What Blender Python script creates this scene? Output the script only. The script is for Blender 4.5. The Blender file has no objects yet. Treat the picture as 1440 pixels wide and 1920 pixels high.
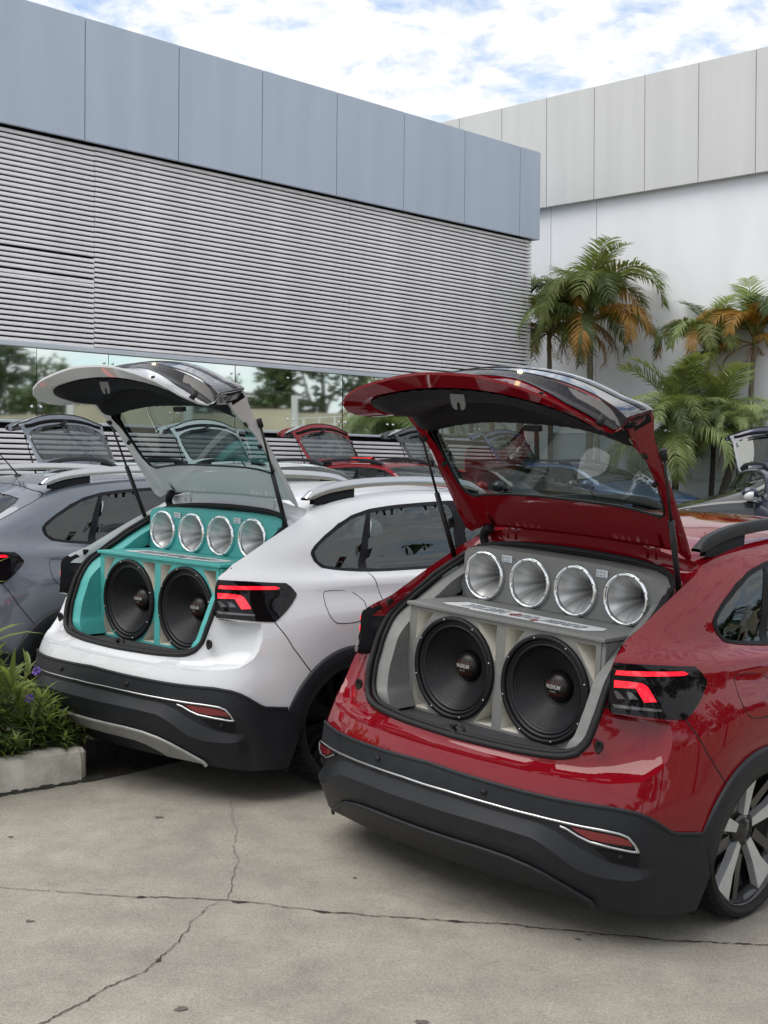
import bpy, bmesh, math, random
import numpy as np
from mathutils import Vector, Matrix
from mathutils.geometry import delaunay_2d_cdt
random.seed(7)
R = math.radians
scene = bpy.context.scene
col = scene.collection
# ------------------------------------------------------------------ camera
cam = bpy.data.objects.new('camera', bpy.data.cameras.new('camera'))
col.objects.link(cam)
cam.location = (0, 0, 1.598)
cam.rotation_euler = (R(90) - math.atan(90 / 2560.0), 0, 0)
cam.data.sensor_fit = 'VERTICAL'
cam.data.sensor_height = 24.0
cam.data.lens = 24.0 * 2560 / 1920
cam.data.clip_end = 2000
cam.data.clip_start = 0.05
scene.camera = cam
# ------------------------------------------------------------------ sky and sun
SUN_EL, SUN_AZ = 66.0, 245.0          # elevation; azimuth clockwise from +y
world = bpy.data.worlds.new('World')
scene.world = world
world.use_nodes = True
nt = world.node_tree
nt.nodes.clear()
def nd(t, k, **kw):
    n = t.nodes.new(k)
    for a, b in kw.items():
        setattr(n, a, b)
    return n
w_out = nd(nt, 'ShaderNodeOutputWorld')
w_bg = nd(nt, 'ShaderNodeBackground')
w_bg.inputs['Strength'].default_value = 0.1
w_sky = nd(nt, 'ShaderNodeTexSky', sky_type='NISHITA', sun_disc=False)
w_sky.sun_elevation = R(SUN_EL)
w_sky.sun_rotation = R(SUN_AZ)
w_sky.dust_density = 1.2
w_tc = nd(nt, 'ShaderNodeTexCoord')
w_sep = nd(nt, 'ShaderNodeSeparateXYZ')
nt.links.new(w_tc.outputs['Generated'], w_sep.inputs[0])
def wmath(op, a, b=None):
    n = nd(nt, 'ShaderNodeMath', operation=op)
    for i, q in enumerate((a, b)):
        if q is None:
            continue
        if isinstance(q, (int, float)):
            n.inputs[i].default_value = q
        else:
            nt.links.new(q, n.inputs[i])
    return n.outputs[0]
w_cmb = nd(nt, 'ShaderNodeCombineXYZ')
nt.links.new(w_sep.outputs[0], w_cmb.inputs[0])
nt.links.new(w_sep.outputs[1], w_cmb.inputs[1])
nt.links.new(wmath('MULTIPLY', w_sep.outputs[2], 2.2), w_cmb.inputs[2])
w_map = nd(nt, 'ShaderNodeMapping')
w_map.inputs['Rotation'].default_value = (0, R(12), 0)
w_map.inputs['Scale'].default_value = (1.0, 1.0, 1)
w_map.inputs['Location'].default_value = (0.35, 0.2, 0.1)
nt.links.new(w_cmb.outputs[0], w_map.inputs['Vector'])
w_n1 = nd(nt, 'ShaderNodeTexNoise')
w_n1.inputs['Scale'].default_value = 3.2
w_n1.inputs['Detail'].default_value = 3
w_n1.inputs['Distortion'].default_value = .3
nt.links.new(w_map.outputs[0], w_n1.inputs['Vector'])
w_n2 = nd(nt, 'ShaderNodeTexNoise')
w_n2.inputs['Scale'].default_value = 24
w_n2.inputs['Detail'].default_value = 7
w_n2.inputs['Roughness'].default_value = .62
w_n2.inputs['Distortion'].default_value = .25
nt.links.new(w_map.outputs[0], w_n2.inputs['Vector'])
w_sum = wmath('ADD', wmath('MULTIPLY', w_n1.outputs['Fac'], .75), wmath('MULTIPLY', w_n2.outputs['Fac'], 1.0))
w_ramp = nd(nt, 'ShaderNodeValToRGB')
w_ramp.color_ramp.elements[0].position = .60
w_ramp.color_ramp.elements[1].position = .88
w_ramp.color_ramp.elements[0].color = (0, 0, 0, 1)
nt.links.new(w_sum, w_ramp.inputs[0])
w_sh = nd(nt, 'ShaderNodeValToRGB')           # cloud brightness: thick cores a little greyer
w_sh.color_ramp.elements[0].position = .40
w_sh.color_ramp.elements[0].color = (5.7, 5.85, 6.05, 1)
w_sh.color_ramp.elements[1].position = .62
w_sh.color_ramp.elements[1].color = (6.5, 6.55, 6.6, 1)
nt.links.new(w_n2.outputs['Fac'], w_sh.inputs[0])
w_mix = nd(nt, 'ShaderNodeMix', data_type='RGBA')
nt.links.new(w_ramp.outputs['Color'], w_mix.inputs['Factor'])
w_skys = nd(nt, 'ShaderNodeVectorMath', operation='SCALE')
w_skys.inputs['Scale'].default_value = 1.25
nt.links.new(w_sky.outputs[0], w_skys.inputs[0])
nt.links.new(w_skys.outputs[0], w_mix.inputs['A'])
nt.links.new(w_sh.outputs['Color'], w_mix.inputs['B'])
nt.links.new(w_mix.outputs['Result'], w_bg.inputs['Color'])
nt.links.new(w_bg.outputs[0], w_out.inputs['Surface'])
sun = bpy.data.objects.new('sun', bpy.data.lights.new('sun', 'SUN'))
col.objects.link(sun)
sun.data.energy = 1.6
sun.data.angle = R(55)
sun.data.color = (1, .96, .9)
sd_ = Vector((math.sin(R(SUN_AZ)) * math.cos(R(SUN_EL)), math.cos(R(SUN_AZ)) * math.cos(R(SUN_EL)), math.sin(R(SUN_EL))))
sun.rotation_euler = sd_.to_track_quat('Z', 'Y').to_euler()
sun.location = sd_ * 50
scene.view_settings.view_transform = 'Standard'
scene.view_settings.look = 'None'
scene.view_settings.exposure = 0.80
scene.view_settings.gamma = 1.0
scene.view_settings.use_curve_mapping = False

# ------------------------------------------------------------------ materials
M = {}
def mat(name, base=(.5, .5, .5), rough=.5, metal=0., coat=0., coat_rough=.03, spec=.5, emit=None, es=0.):
    m = bpy.data.materials.new(name)
    m.use_nodes = True
    b = m.node_tree.nodes['Principled BSDF']
    b.inputs['Base Color'].default_value = (*base, 1)
    b.inputs['Roughness'].default_value = rough
    b.inputs['Metallic'].default_value = metal
    b.inputs['Coat Weight'].default_value = coat
    b.inputs['Coat Roughness'].default_value = coat_rough
    b.inputs['Specular IOR Level'].default_value = spec
    if emit:
        b.inputs['Emission Color'].default_value = (*emit, 1)
        b.inputs['Emission Strength'].default_value = es
    M[name] = m
    return m
def bsdf(m):
    return m.node_tree.nodes['Principled BSDF']
def vary(m, scale=8., amt=.15, detail=6, coord='Object', bump=0., bscale=None, rvar=0., c2=None, stretch=None):
    """colour, roughness and relief variation from noise"""
    t = m.node_tree
    b = bsdf(m)
    tc = nd(t, 'ShaderNodeTexCoord')
    src = tc.outputs[coord]
    if stretch:
        mp = nd(t, 'ShaderNodeMapping')
        mp.inputs['Scale'].default_value = stretch
        t.links.new(src, mp.inputs[0])
        src = mp.outputs[0]
    n = nd(t, 'ShaderNodeTexNoise')
    n.inputs['Scale'].default_value = scale
    n.inputs['Detail'].default_value = detail
    t.links.new(src, n.inputs['Vector'])
    base = b.inputs['Base Color'].default_value[:]
    rp = nd(t, 'ShaderNodeValToRGB')
    rp.color_ramp.elements[0].position = .3
    rp.color_ramp.elements[1].position = .7
    lo = tuple(c * (1 - amt) for c in base[:3]) if c2 is None else c2
    rp.color_ramp.elements[0].color = (*lo, 1)
    rp.color_ramp.elements[1].color = (*[min(1, c * (1 + amt)) for c in base[:3]], 1)
    t.links.new(n.outputs['Fac'], rp.inputs[0])
    t.links.new(rp.outputs[0], b.inputs['Base Color'])
    if rvar:
        mr = nd(t, 'ShaderNodeMapRange')
        r0 = b.inputs['Roughness'].default_value
        mr.inputs['To Min'].default_value = max(0, r0 - rvar)
        mr.inputs['To Max'].default_value = min(1, r0 + rvar)
        t.links.new(n.outputs['Fac'], mr.inputs['Value'])
        t.links.new(mr.outputs[0], b.inputs['Roughness'])
    if bump:
        n2 = nd(t, 'ShaderNodeTexNoise')
        n2.inputs['Scale'].default_value = bscale or scale * 6
        n2.inputs['Detail'].default_value = 4
        t.links.new(src, n2.inputs['Vector'])
        bp = nd(t, 'ShaderNodeBump')
        bp.inputs['Strength'].default_value = bump
        bp.inputs['Distance'].default_value = .004
        t.links.new(n2.outputs['Fac'], bp.inputs['Height'])
        t.links.new(bp.outputs[0], b.inputs['Normal'])
    return m
def paint(name, c, metal=.25, rough=.32, spec=.5):
    m = mat(name, c, rough, metal, 1.0, .02, spec)
    t = m.node_tree
    b = bsdf(m)
    out = t.nodes['Material Output']
    # thin film of dust, a little thicker in patches
    tc = nd(t, 'ShaderNodeTexCoord')
    n = nd(t, 'ShaderNodeTexNoise')
    n.inputs['Scale'].default_value = 3.
    n.inputs['Detail'].default_value = 8
    t.links.new(tc.outputs['Object'], n.inputs['Vector'])
    mr = nd(t, 'ShaderNodeMapRange')
    mr.inputs['From Min'].default_value = .35
    mr.inputs['From Max'].default_value = .75
    mr.inputs['To Min'].default_value = .0
    mr.inputs['To Max'].default_value = .025
    t.links.new(n.outputs['Fac'], mr.inputs['Value'])
    t.links.new(mr.outputs[0], b.inputs['Coat Roughness'])
    # the inner side of a body panel is dark primer
    g = nd(t, 'ShaderNodeNewGeometry')
    d = nd(t, 'ShaderNodeBsdfDiffuse')
    d.inputs['Color'].default_value = (.012, .012, .013, 1)
    mx = nd(t, 'ShaderNodeMixShader')
    t.links.new(g.outputs['Backfacing'], mx.inputs[0])
    t.links.new(b.outputs[0], mx.inputs[1])
    t.links.new(d.outputs[0], mx.inputs[2])
    t.links.new(mx.outputs[0], out.inputs['Surface'])
    return m
def glass(name, tint, ior=1.5, extra=0., body=None):
    m = bpy.data.materials.new(name)
    m.use_nodes = True
    t = m.node_tree
    t.nodes.clear()
    o = nd(t, 'ShaderNodeOutputMaterial')
    tr = nd(t, 'ShaderNodeBsdfTransparent')
    tr.inputs[0].default_value = (*tint, 1)
    gl = nd(t, 'ShaderNodeBsdfGlossy')
    gl.inputs['Roughness'].default_value = .01
    gl.inputs['Color'].default_value = (.95, 1, .98, 1)
    lw = nd(t, 'ShaderNodeLayerWeight')
    lw.inputs['Blend'].default_value = .5
    pw = nd(t, 'ShaderNodeMath', operation='POWER')          # Schlick's curve, same from both sides
    t.links.new(lw.outputs['Facing'], pw.inputs[0])
    pw.inputs[1].default_value = 5.0
    a = nd(t, 'ShaderNodeMath', operation='MULTIPLY_ADD', use_clamp=True)
    t.links.new(pw.outputs[0], a.inputs[0])
    a.inputs[1].default_value = .95 - extra
    a.inputs[2].default_value = .05 + extra
    f = a.outputs[0]
    mx = nd(t, 'ShaderNodeMixShader')
    t.links.new(f, mx.inputs[0])
    t.links.new(tr.outputs[0], mx.inputs[1])
    t.links.new(gl.outputs[0], mx.inputs[2])
    t.links.new(mx.outputs[0], o.inputs['Surface'])
    M[name] = m
    return m
paint('paint_red', (.17, .003, .008), .0, spec=0.)
paint('paint_white', (.60, .615, .635), .0, spec=0.)
paint('paint_grey', (.105, .122, .15), .35)
paint('paint_dark', (.012, .013, .016), .3)
paint('paint_blue', (.03, .065, .16), .3)
paint('paint_navy', (.012, .02, .045), .2)
paint('paint_lightblue', (.60, .66, .69), .1)
vary(mat('cladding', (.012, .0135, .017), .5, spec=.32), 14, .2, bump=.12, bscale=700, rvar=.06)
vary(mat('skid_silver', (.30, .30, .29), .42, .35), 12, .12, rvar=.05)
mat('black_gloss', (.006, .006, .007), .05, coat=1)
vary(mat('black_trim', (.0055, .006, .0085), .6, spec=.2), 30, .2, bump=.08, bscale=500)
vary(mat('interior_dark', (.016, .016, .018), .8), 12, .2)
vary(mat('interior_seat', (.035, .035, .04), .8), 12, .2)
mat('rubber', (.011, .011, .012), .6, spec=.3)
vary(mat('tyre', (.014, .014, .015), .72, spec=.3), 20, .3)
mat('chrome', (.82, .83, .85), .07, 1.)
mat('satin_chrome', (.52, .53, .54), .2, 1.)
mat('seam', (.004, .004, .004), .8)
mat('lamp_red', (.45, .003, .008), .12, coat=1, emit=(1, .012, .03), es=.85)
mat('lamp_dark', (.005, .004, .005), .04, spec=.3)
mat('lamp_grey', (.10, .10, .105), .15, .6, coat=1)
mat('reflector', (.16, .004, .008), .2, coat=1)
mat('steel_strut', (.02, .02, .022), .35, .5)
vary(mat('wheel_silver', (.58, .59, .60), .3, .35), 30, .08)
mat('wheel_black', (.008, .008, .009), .2, coat=.6)
vary(mat('panel_grey', (.175, .177, .172), .55), 40, .08, bump=.05, bscale=300)
vary(mat('panel_teal', (.065, .37, .35), .5), 40, .06, bump=.05, bscale=300)
vary(mat('port_cream', (.64, .62, .55), .6), 20, .06)
mat('woofer_black', (.0045, .0045, .006), .4, spec=.35)
mat('cap_bronze', (.0075, .0058, .0055), .32, spec=.4)
mat('woofer_ring', (.006, .006, .007), .4, spec=.3)
mat('horn_metal', (.5, .5, .5), .36, .55)
mat('sticker_white', (.80, .81, .82), .35)
mat('sticker_dark', (.03, .05, .08), .4)
mat('sticker_red', (.25, .01, .015), .4)
mat('logo_white', (.34, .33, .32), .5)
mat('logo_orange', (.22, .035, .012), .5)
mat('led_board', (.55, .60, .65), .35)
mat('bolt', (.35, .35, .36), .3, 1.)
mat('zinc_dull', (.16, .16, .165), .45, .6)
glass('glass_clear', (.47, .55, .53), 1.5, .12)
glass('glass_side', (.24, .28, .285), 1.5, .035)
glass('glass_dark', (.07, .085, .09), 1.5, .03)
glass('glass_fog', (.35, .02, .02), 1.5)
mat('plate_light', (.8, .75, .6), .3, emit=(1, .75, .42), es=1.6)
mat('cloth_red', (.55, .008, .012), .7)
def add_brush(m):
    t = m.node_tree
    b = bsdf(m)
    tc = nd(t, 'ShaderNodeTexCoord')
    mp = nd(t, 'ShaderNodeMapping')
    mp.inputs['Scale'].default_value = (1, 1, 1)
    t.links.new(tc.outputs['Object'], mp.inputs[0])
    return m

# ------------------------------------------------------------------ mesh helpers
def link(o, parent=None):
    col.objects.link(o)
    if parent is not None:
        o.parent = parent
    return o
def obj(name, v, f, m, parent=None, smooth=True, sharp=None):
    me = bpy.data.meshes.new(name)
    me.from_pydata([tuple(map(float, p)) for p in v], [], [tuple(int(i) for i in q) for q in f])
    if m:
        for k in (m if isinstance(m, (list, tuple)) else [m]):
            me.materials.append(M[k])
    if smooth:
        me.polygons.foreach_set('use_smooth', [True] * len(me.polygons))
        if sharp:
            try:
                me.set_sharp_from_angle(angle=R(sharp))
            except Exception:
                pass
    me.validate()
    me.update()
    return link(bpy.data.objects.new(name, me), parent)
def empty(name, loc=(0, 0, 0), rot=(0, 0, 0), parent=None):
    o = bpy.data.objects.new(name, None)
    o.empty_display_size = .2
    link(o, parent)
    o.location = loc
    o.rotation_euler = rot
    return o
def tag(o, label, cat, group=None):
    o['label'] = label
    o['category'] = cat
    if group:
        o['group'] = group
    return o
def structure(o):
    o['kind'] = 'structure'
    return o
class MB:
    """collects shapes into one mesh"""
    def __init__(s):
        s.v = []
        s.f = []
    def add(s, v, f):
        n = len(s.v)
        s.v += [tuple(p) for p in v]
        s.f += [tuple(i + n for i in q) for q in f]
        return s
    def box(s, a, b):
        x0, y0, z0 = a
        x1, y1, z1 = b
        v = [(x0, y0, z0), (x1, y0, z0), (x1, y1, z0), (x0, y1, z0), (x0, y0, z1), (x1, y0, z1), (x1, y1, z1), (x0, y1, z1)]
        return s.add(v, [(0, 3, 2, 1), (4, 5, 6, 7), (0, 1, 5, 4), (1, 2, 6, 5), (2, 3, 7, 6), (3, 0, 4, 7)])
    def tube(s, path, rad, n=10, cap=True):
        P = [Vector(p) for p in path]
        rads = rad if isinstance(rad, (list, tuple)) else [rad] * len(P)
        v = []
        f = []
        up = None
        for i, p in enumerate(P):
            d = (P[min(i + 1, len(P) - 1)] - P[max(i - 1, 0)]).normalized()
            if up is None:
                up = Vector((0, 0, 1)) if abs(d.z) < .9 else Vector((1, 0, 0))
            a = d.cross(up).normalized()
            b = a.cross(d).normalized()
            up = b
            for k in range(n):
                t = 2 * math.pi * k / n
                v.append(p + (a * math.cos(t) + b * math.sin(t)) * rads[i])
        for i in range(len(P) - 1):
            for k in range(n):
                f.append((i * n + k, (i + 1) * n + k, (i + 1) * n + (k + 1) % n, i * n + (k + 1) % n))
        if cap:
            f.append(tuple(range(n)))
            f.append(tuple(range(len(P) * n - 1, (len(P) - 1) * n - 1, -1)))
        return s.add(v, f)
    def lathe(s, prof, n=48, axis='y', c=(0, 0, 0), close=False):
        """prof: (radius, distance along the axis)"""
        v = []
        f = []
        for r, h in prof:
            for k in range(n):
                t = 2 * math.pi * k / n
                a, b = r * math.cos(t), r * math.sin(t)
                p = {'y': (a, h, b), 'x': (h, a, b), 'z': (a, b, h)}[axis]
                v.append((p[0] + c[0], p[1] + c[1], p[2] + c[2]))
        for i in range(len(prof) - 1):
            for k in range(n):
                f.append((i * n + k, (i + 1) * n + k, (i + 1) * n + (k + 1) % n, i * n + (k + 1) % n))
        return s.add(v, f)
    def loft(s, rows, closed=False):
        n = len(rows[0])
        v = [p for r in rows for p in r]
        f = []
        for i in range(len(rows) - 1):
            for k in range(n if closed else n - 1):
                f.append((i * n + k, i * n + (k + 1) % n, (i + 1) * n + (k + 1) % n, (i + 1) * n + k))
        return s.add(v, f)
    def build(s, name, m, parent=None, smooth=True, sharp=None):
        return obj(name, s.v, s.f, m, parent, smooth, sharp)
def bevel(o, w=.004, seg=2):
    b = o.modifiers.new('bevel', 'BEVEL')
    b.width = w
    b.segments = seg
    b.limit_method = 'ANGLE'
    b.angle_limit = R(40)
    return o
def poly_contains(poly, pts):
    x, y = pts[:, 0], pts[:, 1]
    ins = np.zeros(len(pts), bool)
    n = len(poly)
    for i in range(n):
        x0, y0 = poly[i]
        x1, y1 = poly[(i + 1) % n]
        if y0 == y1:
            continue
        c = (y0 > y) != (y1 > y)
        ins ^= c & (x < (x1 - x0) * (y - y0) / (y1 - y0) + x0)
    return ins
def densify(loop, step, closed=True):
    out = []
    n = len(loop)
    for i in range(n if closed else n - 1):
        a = np.array(loop[i], float)
        b = np.array(loop[(i + 1) % n], float)
        k = max(1, int(math.ceil(np.linalg.norm(b - a) / step)))
        for q in range(k):
            out.append(tuple(a + (b - a) * q / k))
    if not closed:
        out.append(tuple(map(float, loop[-1])))
    return out
def smooth_line(pts, n=4, closed=False):
    """Catmull-Rom through the points"""
    P = [np.array(p, float) for p in pts]
    out = []
    m = len(P)
    for i in range(m if closed else m - 1):
        if closed:
            a, b, c, d = P[i - 1], P[i], P[(i + 1) % m], P[(i + 2) % m]
        else:
            a, b, c, d = P[max(i - 1, 0)], P[i], P[i + 1], P[min(i + 2, m - 1)]
        for k in range(n):
            t = k / n
            out.append(tuple(.5 * (2 * b + (c - a) * t + (2 * a - 5 * b + 4 * c - d) * t * t + (3 * b - a - 3 * c + d) * t ** 3)))
    if not closed:
        out.append(tuple(P[-1]))
    return out
def fill(loops, step, bstep=None):
    """2-D triangulation of an outline with holes and an inner grid"""
    bstep = bstep or step
    V = []
    E_ = []
    D = []
    for lp in loops:
        d = densify(lp, bstep)
        n0 = len(V)
        V += d
        E_ += [(n0 + i, n0 + (i + 1) % len(d)) for i in range(len(d))]
        D.append(d)
    P0 = np.array(D[0])
    lo, hi = P0.min(0), P0.max(0)
    gx, gy = np.meshgrid(np.arange(lo[0] + step * .5, hi[0], step), np.arange(lo[1] + step * .5, hi[1], step))
    G = np.stack([gx.ravel(), gy.ravel()], 1)
    if len(G):
        ok = poly_contains(D[0], G)
        for h in D[1:]:
            ok &= ~poly_contains(h, G)
        G = G[ok]
        B = np.array(V)
        keep = np.ones(len(G), bool)
        for i in range(0, len(G), 500):
            q = G[i:i + 500]
            keep[i:i + 500] = (((q[:, None, :] - B[None]) ** 2).sum(2).min(1) > (step * .45) ** 2)
        V += [tuple(p) for p in G[keep]]
    r = delaunay_2d_cdt([Vector((p[0], p[1])) for p in V], E_, [], 0, 1e-6)
    Q = np.array([(p[0], p[1]) for p in r[0]])
    T = np.array([tuple(f) for f in r[2]])
    c = Q[T].mean(1)
    ok = poly_contains(D[0], c)
    for h in D[1:]:
        ok &= ~poly_contains(h, c)
    e1, e2 = Q[T[:, 1]] - Q[T[:, 0]], Q[T[:, 2]] - Q[T[:, 0]]
    ok &= np.abs(e1[:, 0] * e2[:, 1] - e1[:, 1] * e2[:, 0]) > 1e-9
    T = T[ok]
    used = np.unique(T)
    mp = -np.ones(len(Q), int)
    mp[used] = np.arange(len(used))
    return Q[used], [tuple(int(i) for i in t) for t in mp[T]]

# ------------------------------------------------------------------ car body surface
# control net: rows bottom to top, columns from the rear centre round the right side to the front centre
ROWS=[
[(0,-.12,.160),(.28,-.11,.160),(.53,-.065,.155),(.69,-.01,.142),(.79,.07,.130),(.835,.15,.127),(.858,.25,.127),(.86,.6,.14),(.84,1.0,.15),(.83,1.6,.16),(.83,2.3,.16),(.84,2.9,.16),(.85,3.4,.16),(.70,3.80,.17),(.4,3.93,.18),(0,3.97,.18)],
[(0,-.205,.28),(.28,-.19,.28),(.54,-.13,.27),(.70,-.045,.255),(.79,.05,.245),(.84,.15,.242),(.874,.26,.242),(.876,.6,.26),(.866,1.0,.28),(.86,1.6,.28),(.86,2.3,.28),(.865,2.9,.28),(.868,3.4,.28),(.73,3.83,.29),(.41,3.98,.30),(0,4.03,.30)],
[(0,-.232,.415),(.27,-.212,.415),(.542,-.145,.41),(.70,-.072,.41),(.785,.01,.405),(.828,.12,.404),(.866,.225,.404),(.878,.6,.41),(.868,1.0,.42),(.862,1.6,.42),(.862,2.3,.42),(.868,2.9,.42),(.868,3.4,.42),(.735,3.82,.43),(.41,3.97,.44),(0,4.02,.44)],
[(0,-.225,.50),(.27,-.205,.50),(.535,-.140,.50),(.69,-.065,.50),(.778,.02,.50),(.828,.13,.50),(.862,.25,.50),(.88,.6,.50),(.870,1.0,.51),(.864,1.6,.51),(.864,2.3,.51),(.87,2.9,.51),(.866,3.4,.51),(.73,3.80,.52),(.40,3.96,.53),(0,4.01,.53)],
[(0,-.185,.60),(.27,-.165,.60),(.525,-.105,.60),(.675,-.03,.60),(.768,.06,.60),(.82,.17,.60),(.852,.28,.60),(.876,.6,.60),(.868,1.0,.60),(.862,1.6,.60),(.862,2.3,.60),(.866,2.9,.60),(.86,3.4,.60),(.72,3.78,.60),(.40,3.95,.60),(0,4.0,.60)],
[(0,-.165,.70),(.27,-.145,.70),(.51,-.085,.70),(.655,-.01,.70),(.75,.08,.70),(.805,.19,.70),(.838,.30,.70),(.866,.6,.70),(.863,1.0,.70),(.858,1.6,.70),(.858,2.3,.70),(.86,2.9,.70),(.85,3.4,.68),(.71,3.76,.67),(.40,3.93,.66),(0,3.98,.66)],
[(0,-.15,.80),(.27,-.125,.80),(.49,-.062,.798),(.614,.006,.796),(.72,.10,.79),(.781,.208,.784),(.815,.32,.785),(.85,.6,.79),(.853,1.0,.79),(.850,1.6,.79),(.850,2.3,.79),(.85,2.9,.79),(.835,3.4,.75),(.70,3.75,.72),(.39,3.91,.71),(0,3.96,.71)],
[(0,-.135,.90),(.27,-.11,.90),(.48,-.045,.895),(.607,.010,.89),(.695,.13,.888),(.745,.25,.887),(.770,.35,.887),(.800,.6,.885),(.815,1.0,.88),(.818,1.6,.88),(.82,2.3,.88),(.82,2.9,.87),(.81,3.4,.82),(.69,3.74,.76),(.385,3.90,.745),(0,3.95,.745)],
[(0,-.12,1.0),(.27,-.095,.995),(.48,-.03,.98),(.603,.016,.967),(.68,.15,.957),(.720,.25,.950),(.748,.36,.945),(.783,.6,.943),(.800,1.0,.94),(.806,1.6,.935),(.808,2.3,.93),(.80,2.9,.92),(.79,3.4,.86),(.67,3.72,.79),(.38,3.88,.775),(0,3.93,.775)],
[(0,-.03,1.035),(.27,-.01,1.03),(.465,.05,1.02),(.575,.10,1.01),(.640,.22,1.005),(.675,.33,.998),(.698,.43,.99),(.718,.62,.98),(.728,1.0,.972),(.735,1.6,.97),(.735,2.3,.97),(.715,2.75,.98),(.62,2.86,1.0),(.45,2.94,1.01),(.25,2.98,1.015),(0,3.0,1.02)],
[(0,.24,1.165),(.27,.25,1.16),(.445,.29,1.145),(.535,.33,1.14),(.600,.42,1.13),(.637,.50,1.12),(.658,.58,1.112),(.675,.74,1.105),(.685,1.05,1.10),(.688,1.6,1.10),(.682,2.2,1.10),(.655,2.5,1.11),(.58,2.58,1.12),(.42,2.66,1.13),(.24,2.70,1.135),(0,2.72,1.14)],
[(0,.50,1.278),(.27,.505,1.273),(.42,.525,1.262),(.495,.55,1.255),(.550,.62,1.25),(.580,.69,1.248),(.598,.77,1.252),(.614,.90,1.260),(.626,1.1,1.27),(.63,1.6,1.28),(.615,2.0,1.27),(.595,2.2,1.25),(.53,2.28,1.26),(.40,2.35,1.27),(.23,2.39,1.275),(0,2.41,1.28)],
[(0,.61,1.318),(.27,.612,1.312),(.40,.618,1.300),(.475,.632,1.290),(.520,.69,1.288),(.545,.75,1.292),(.557,.83,1.30),(.568,.95,1.310),(.578,1.15,1.322),(.582,1.5,1.328),(.57,1.85,1.318),(.545,1.98,1.308),(.47,2.06,1.312),(.36,2.10,1.322),(.22,2.13,1.328),(0,2.15,1.333)],
[(0,.70,1.340),(.2,.71,1.338),(.28,.73,1.335),(.31,.76,1.335),(.33,.8,1.337),(.34,.85,1.340),(.35,.92,1.344),(.35,1.02,1.350),(.355,1.2,1.358),(.355,1.5,1.362),(.35,1.75,1.356),(.33,1.86,1.350),(.28,1.93,1.348),(.22,1.97,1.348),(.14,1.99,1.350),(0,2.0,1.352)],
[(0,.85,1.360),(0,.87,1.361),(0,.89,1.362),(0,.92,1.363),(0,.95,1.364),(0,.98,1.365),(0,1.03,1.367),(0,1.12,1.370),(0,1.25,1.373),(0,1.5,1.375),(0,1.68,1.372),(0,1.75,1.37),(0,1.80,1.368),(0,1.83,1.367),(0,1.85,1.366),(0,1.87,1.365)],
]
UK=[0,.28,.54,.69,.82,.93,1.05,1.37,1.75,2.35,3.0,3.5,3.95,4.4,4.75,5.15]
VK=[0,.09,.22,.30,.40,.50,.60,.70,.77,.85,1.03,1.20,1.27,1.45,1.7]
NET = np.array(ROWS)
def _weights(K, t, odd=None):
    K = np.array(K)
    n = len(K)
    t = np.clip(t, K[0], K[-1])
    i = np.clip(np.searchsorted(K, t, side='right') - 1, 0, n - 2)
    W = np.zeros((len(t), n))
    idx = np.arange(len(t))
    h = K[i + 1] - K[i]
    s = (t - K[i]) / h
    s2, s3 = s * s, s ** 3
    a, b, c, d = 2 * s3 - 3 * s2 + 1, (s3 - 2 * s2 + s) * h, -2 * s3 + 3 * s2, (s3 - s2) * h
    np.add.at(W, (idx, i), a)
    np.add.at(W, (idx, i + 1), c)
    # start tangent
    m = i > 0
    h0 = np.where(m, K[i] - K[np.maximum(i - 1, 0)], h)
    if odd is not None:
        h0 = np.where(m, h0, K[1] - K[0])
    w1 = h / (h + h0) / h0
    w2 = h0 / (h + h0) / h
    np.add.at(W, (idx[m], i[m] - 1), (-b * w1)[m])
    np.add.at(W, (idx[m], i[m]), (b * (w1 - w2))[m])
    np.add.at(W, (idx[m], i[m] + 1), (b * w2)[m])
    q = ~m
    if odd is None:
        np.add.at(W, (idx[q], i[q]), (-b / h)[q])
        np.add.at(W, (idx[q], i[q] + 1), (b / h)[q])
    else:
        np.add.at(W, (idx[q], np.ones(q.sum(), int)), (-b * w1)[q] * odd)
        np.add.at(W, (idx[q], i[q]), (b * (w1 - w2))[q])
        np.add.at(W, (idx[q], i[q] + 1), (b * w2)[q])
    # end tangent
    m = i < n - 2
    h1 = np.where(m, K[np.minimum(i + 2, n - 1)] - K[i + 1], h)
    w1 = h1 / (h + h1) / h
    w2 = h / (h + h1) / h1
    np.add.at(W, (idx[m], i[m]), (-d * w1)[m])
    np.add.at(W, (idx[m], i[m] + 1), (d * (w1 - w2))[m])
    np.add.at(W, (idx[m], i[m] + 2), (d * w2)[m])
    q = ~m
    np.add.at(W, (idx[q], i[q]), (-d / h)[q])
    np.add.at(W, (idx[q], i[q] + 1), (d / h)[q])
    return W
def surf(uv):
    uv = np.asarray(uv, float).reshape(-1, 2)
    u = np.abs(uv[:, 0])
    sg = np.where(uv[:, 0] < 0, -1., 1.)
    Wv = _weights(VK, uv[:, 1])
    Wx = _weights(UK, u, -1.)
    Wy = _weights(UK, u, 1.)
    x = np.einsum('ni,nj,ij->n', Wv, Wx, NET[:, :, 0]) * sg
    y = np.einsum('ni,nj,ij->n', Wv, Wy, NET[:, :, 1])
    z = np.einsum('ni,nj,ij->n', Wv, Wy, NET[:, :, 2])
    return np.stack([x, y, z], 1)
def norm(uv):
    uv = np.asarray(uv, float).reshape(-1, 2)
    e = 1.5e-3
    a = surf(uv + [e, 0]) - surf(uv - [e, 0])
    b = surf(np.stack([uv[:, 0], np.minimum(uv[:, 1] + e, 1.695)], 1)) - surf(np.stack([uv[:, 0], np.maximum(np.minimum(uv[:, 1], 1.695) - e, 0)], 1))
    n = np.cross(a, b)
    return n / np.maximum(np.linalg.norm(n, axis=1, keepdims=True), 1e-9)
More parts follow.
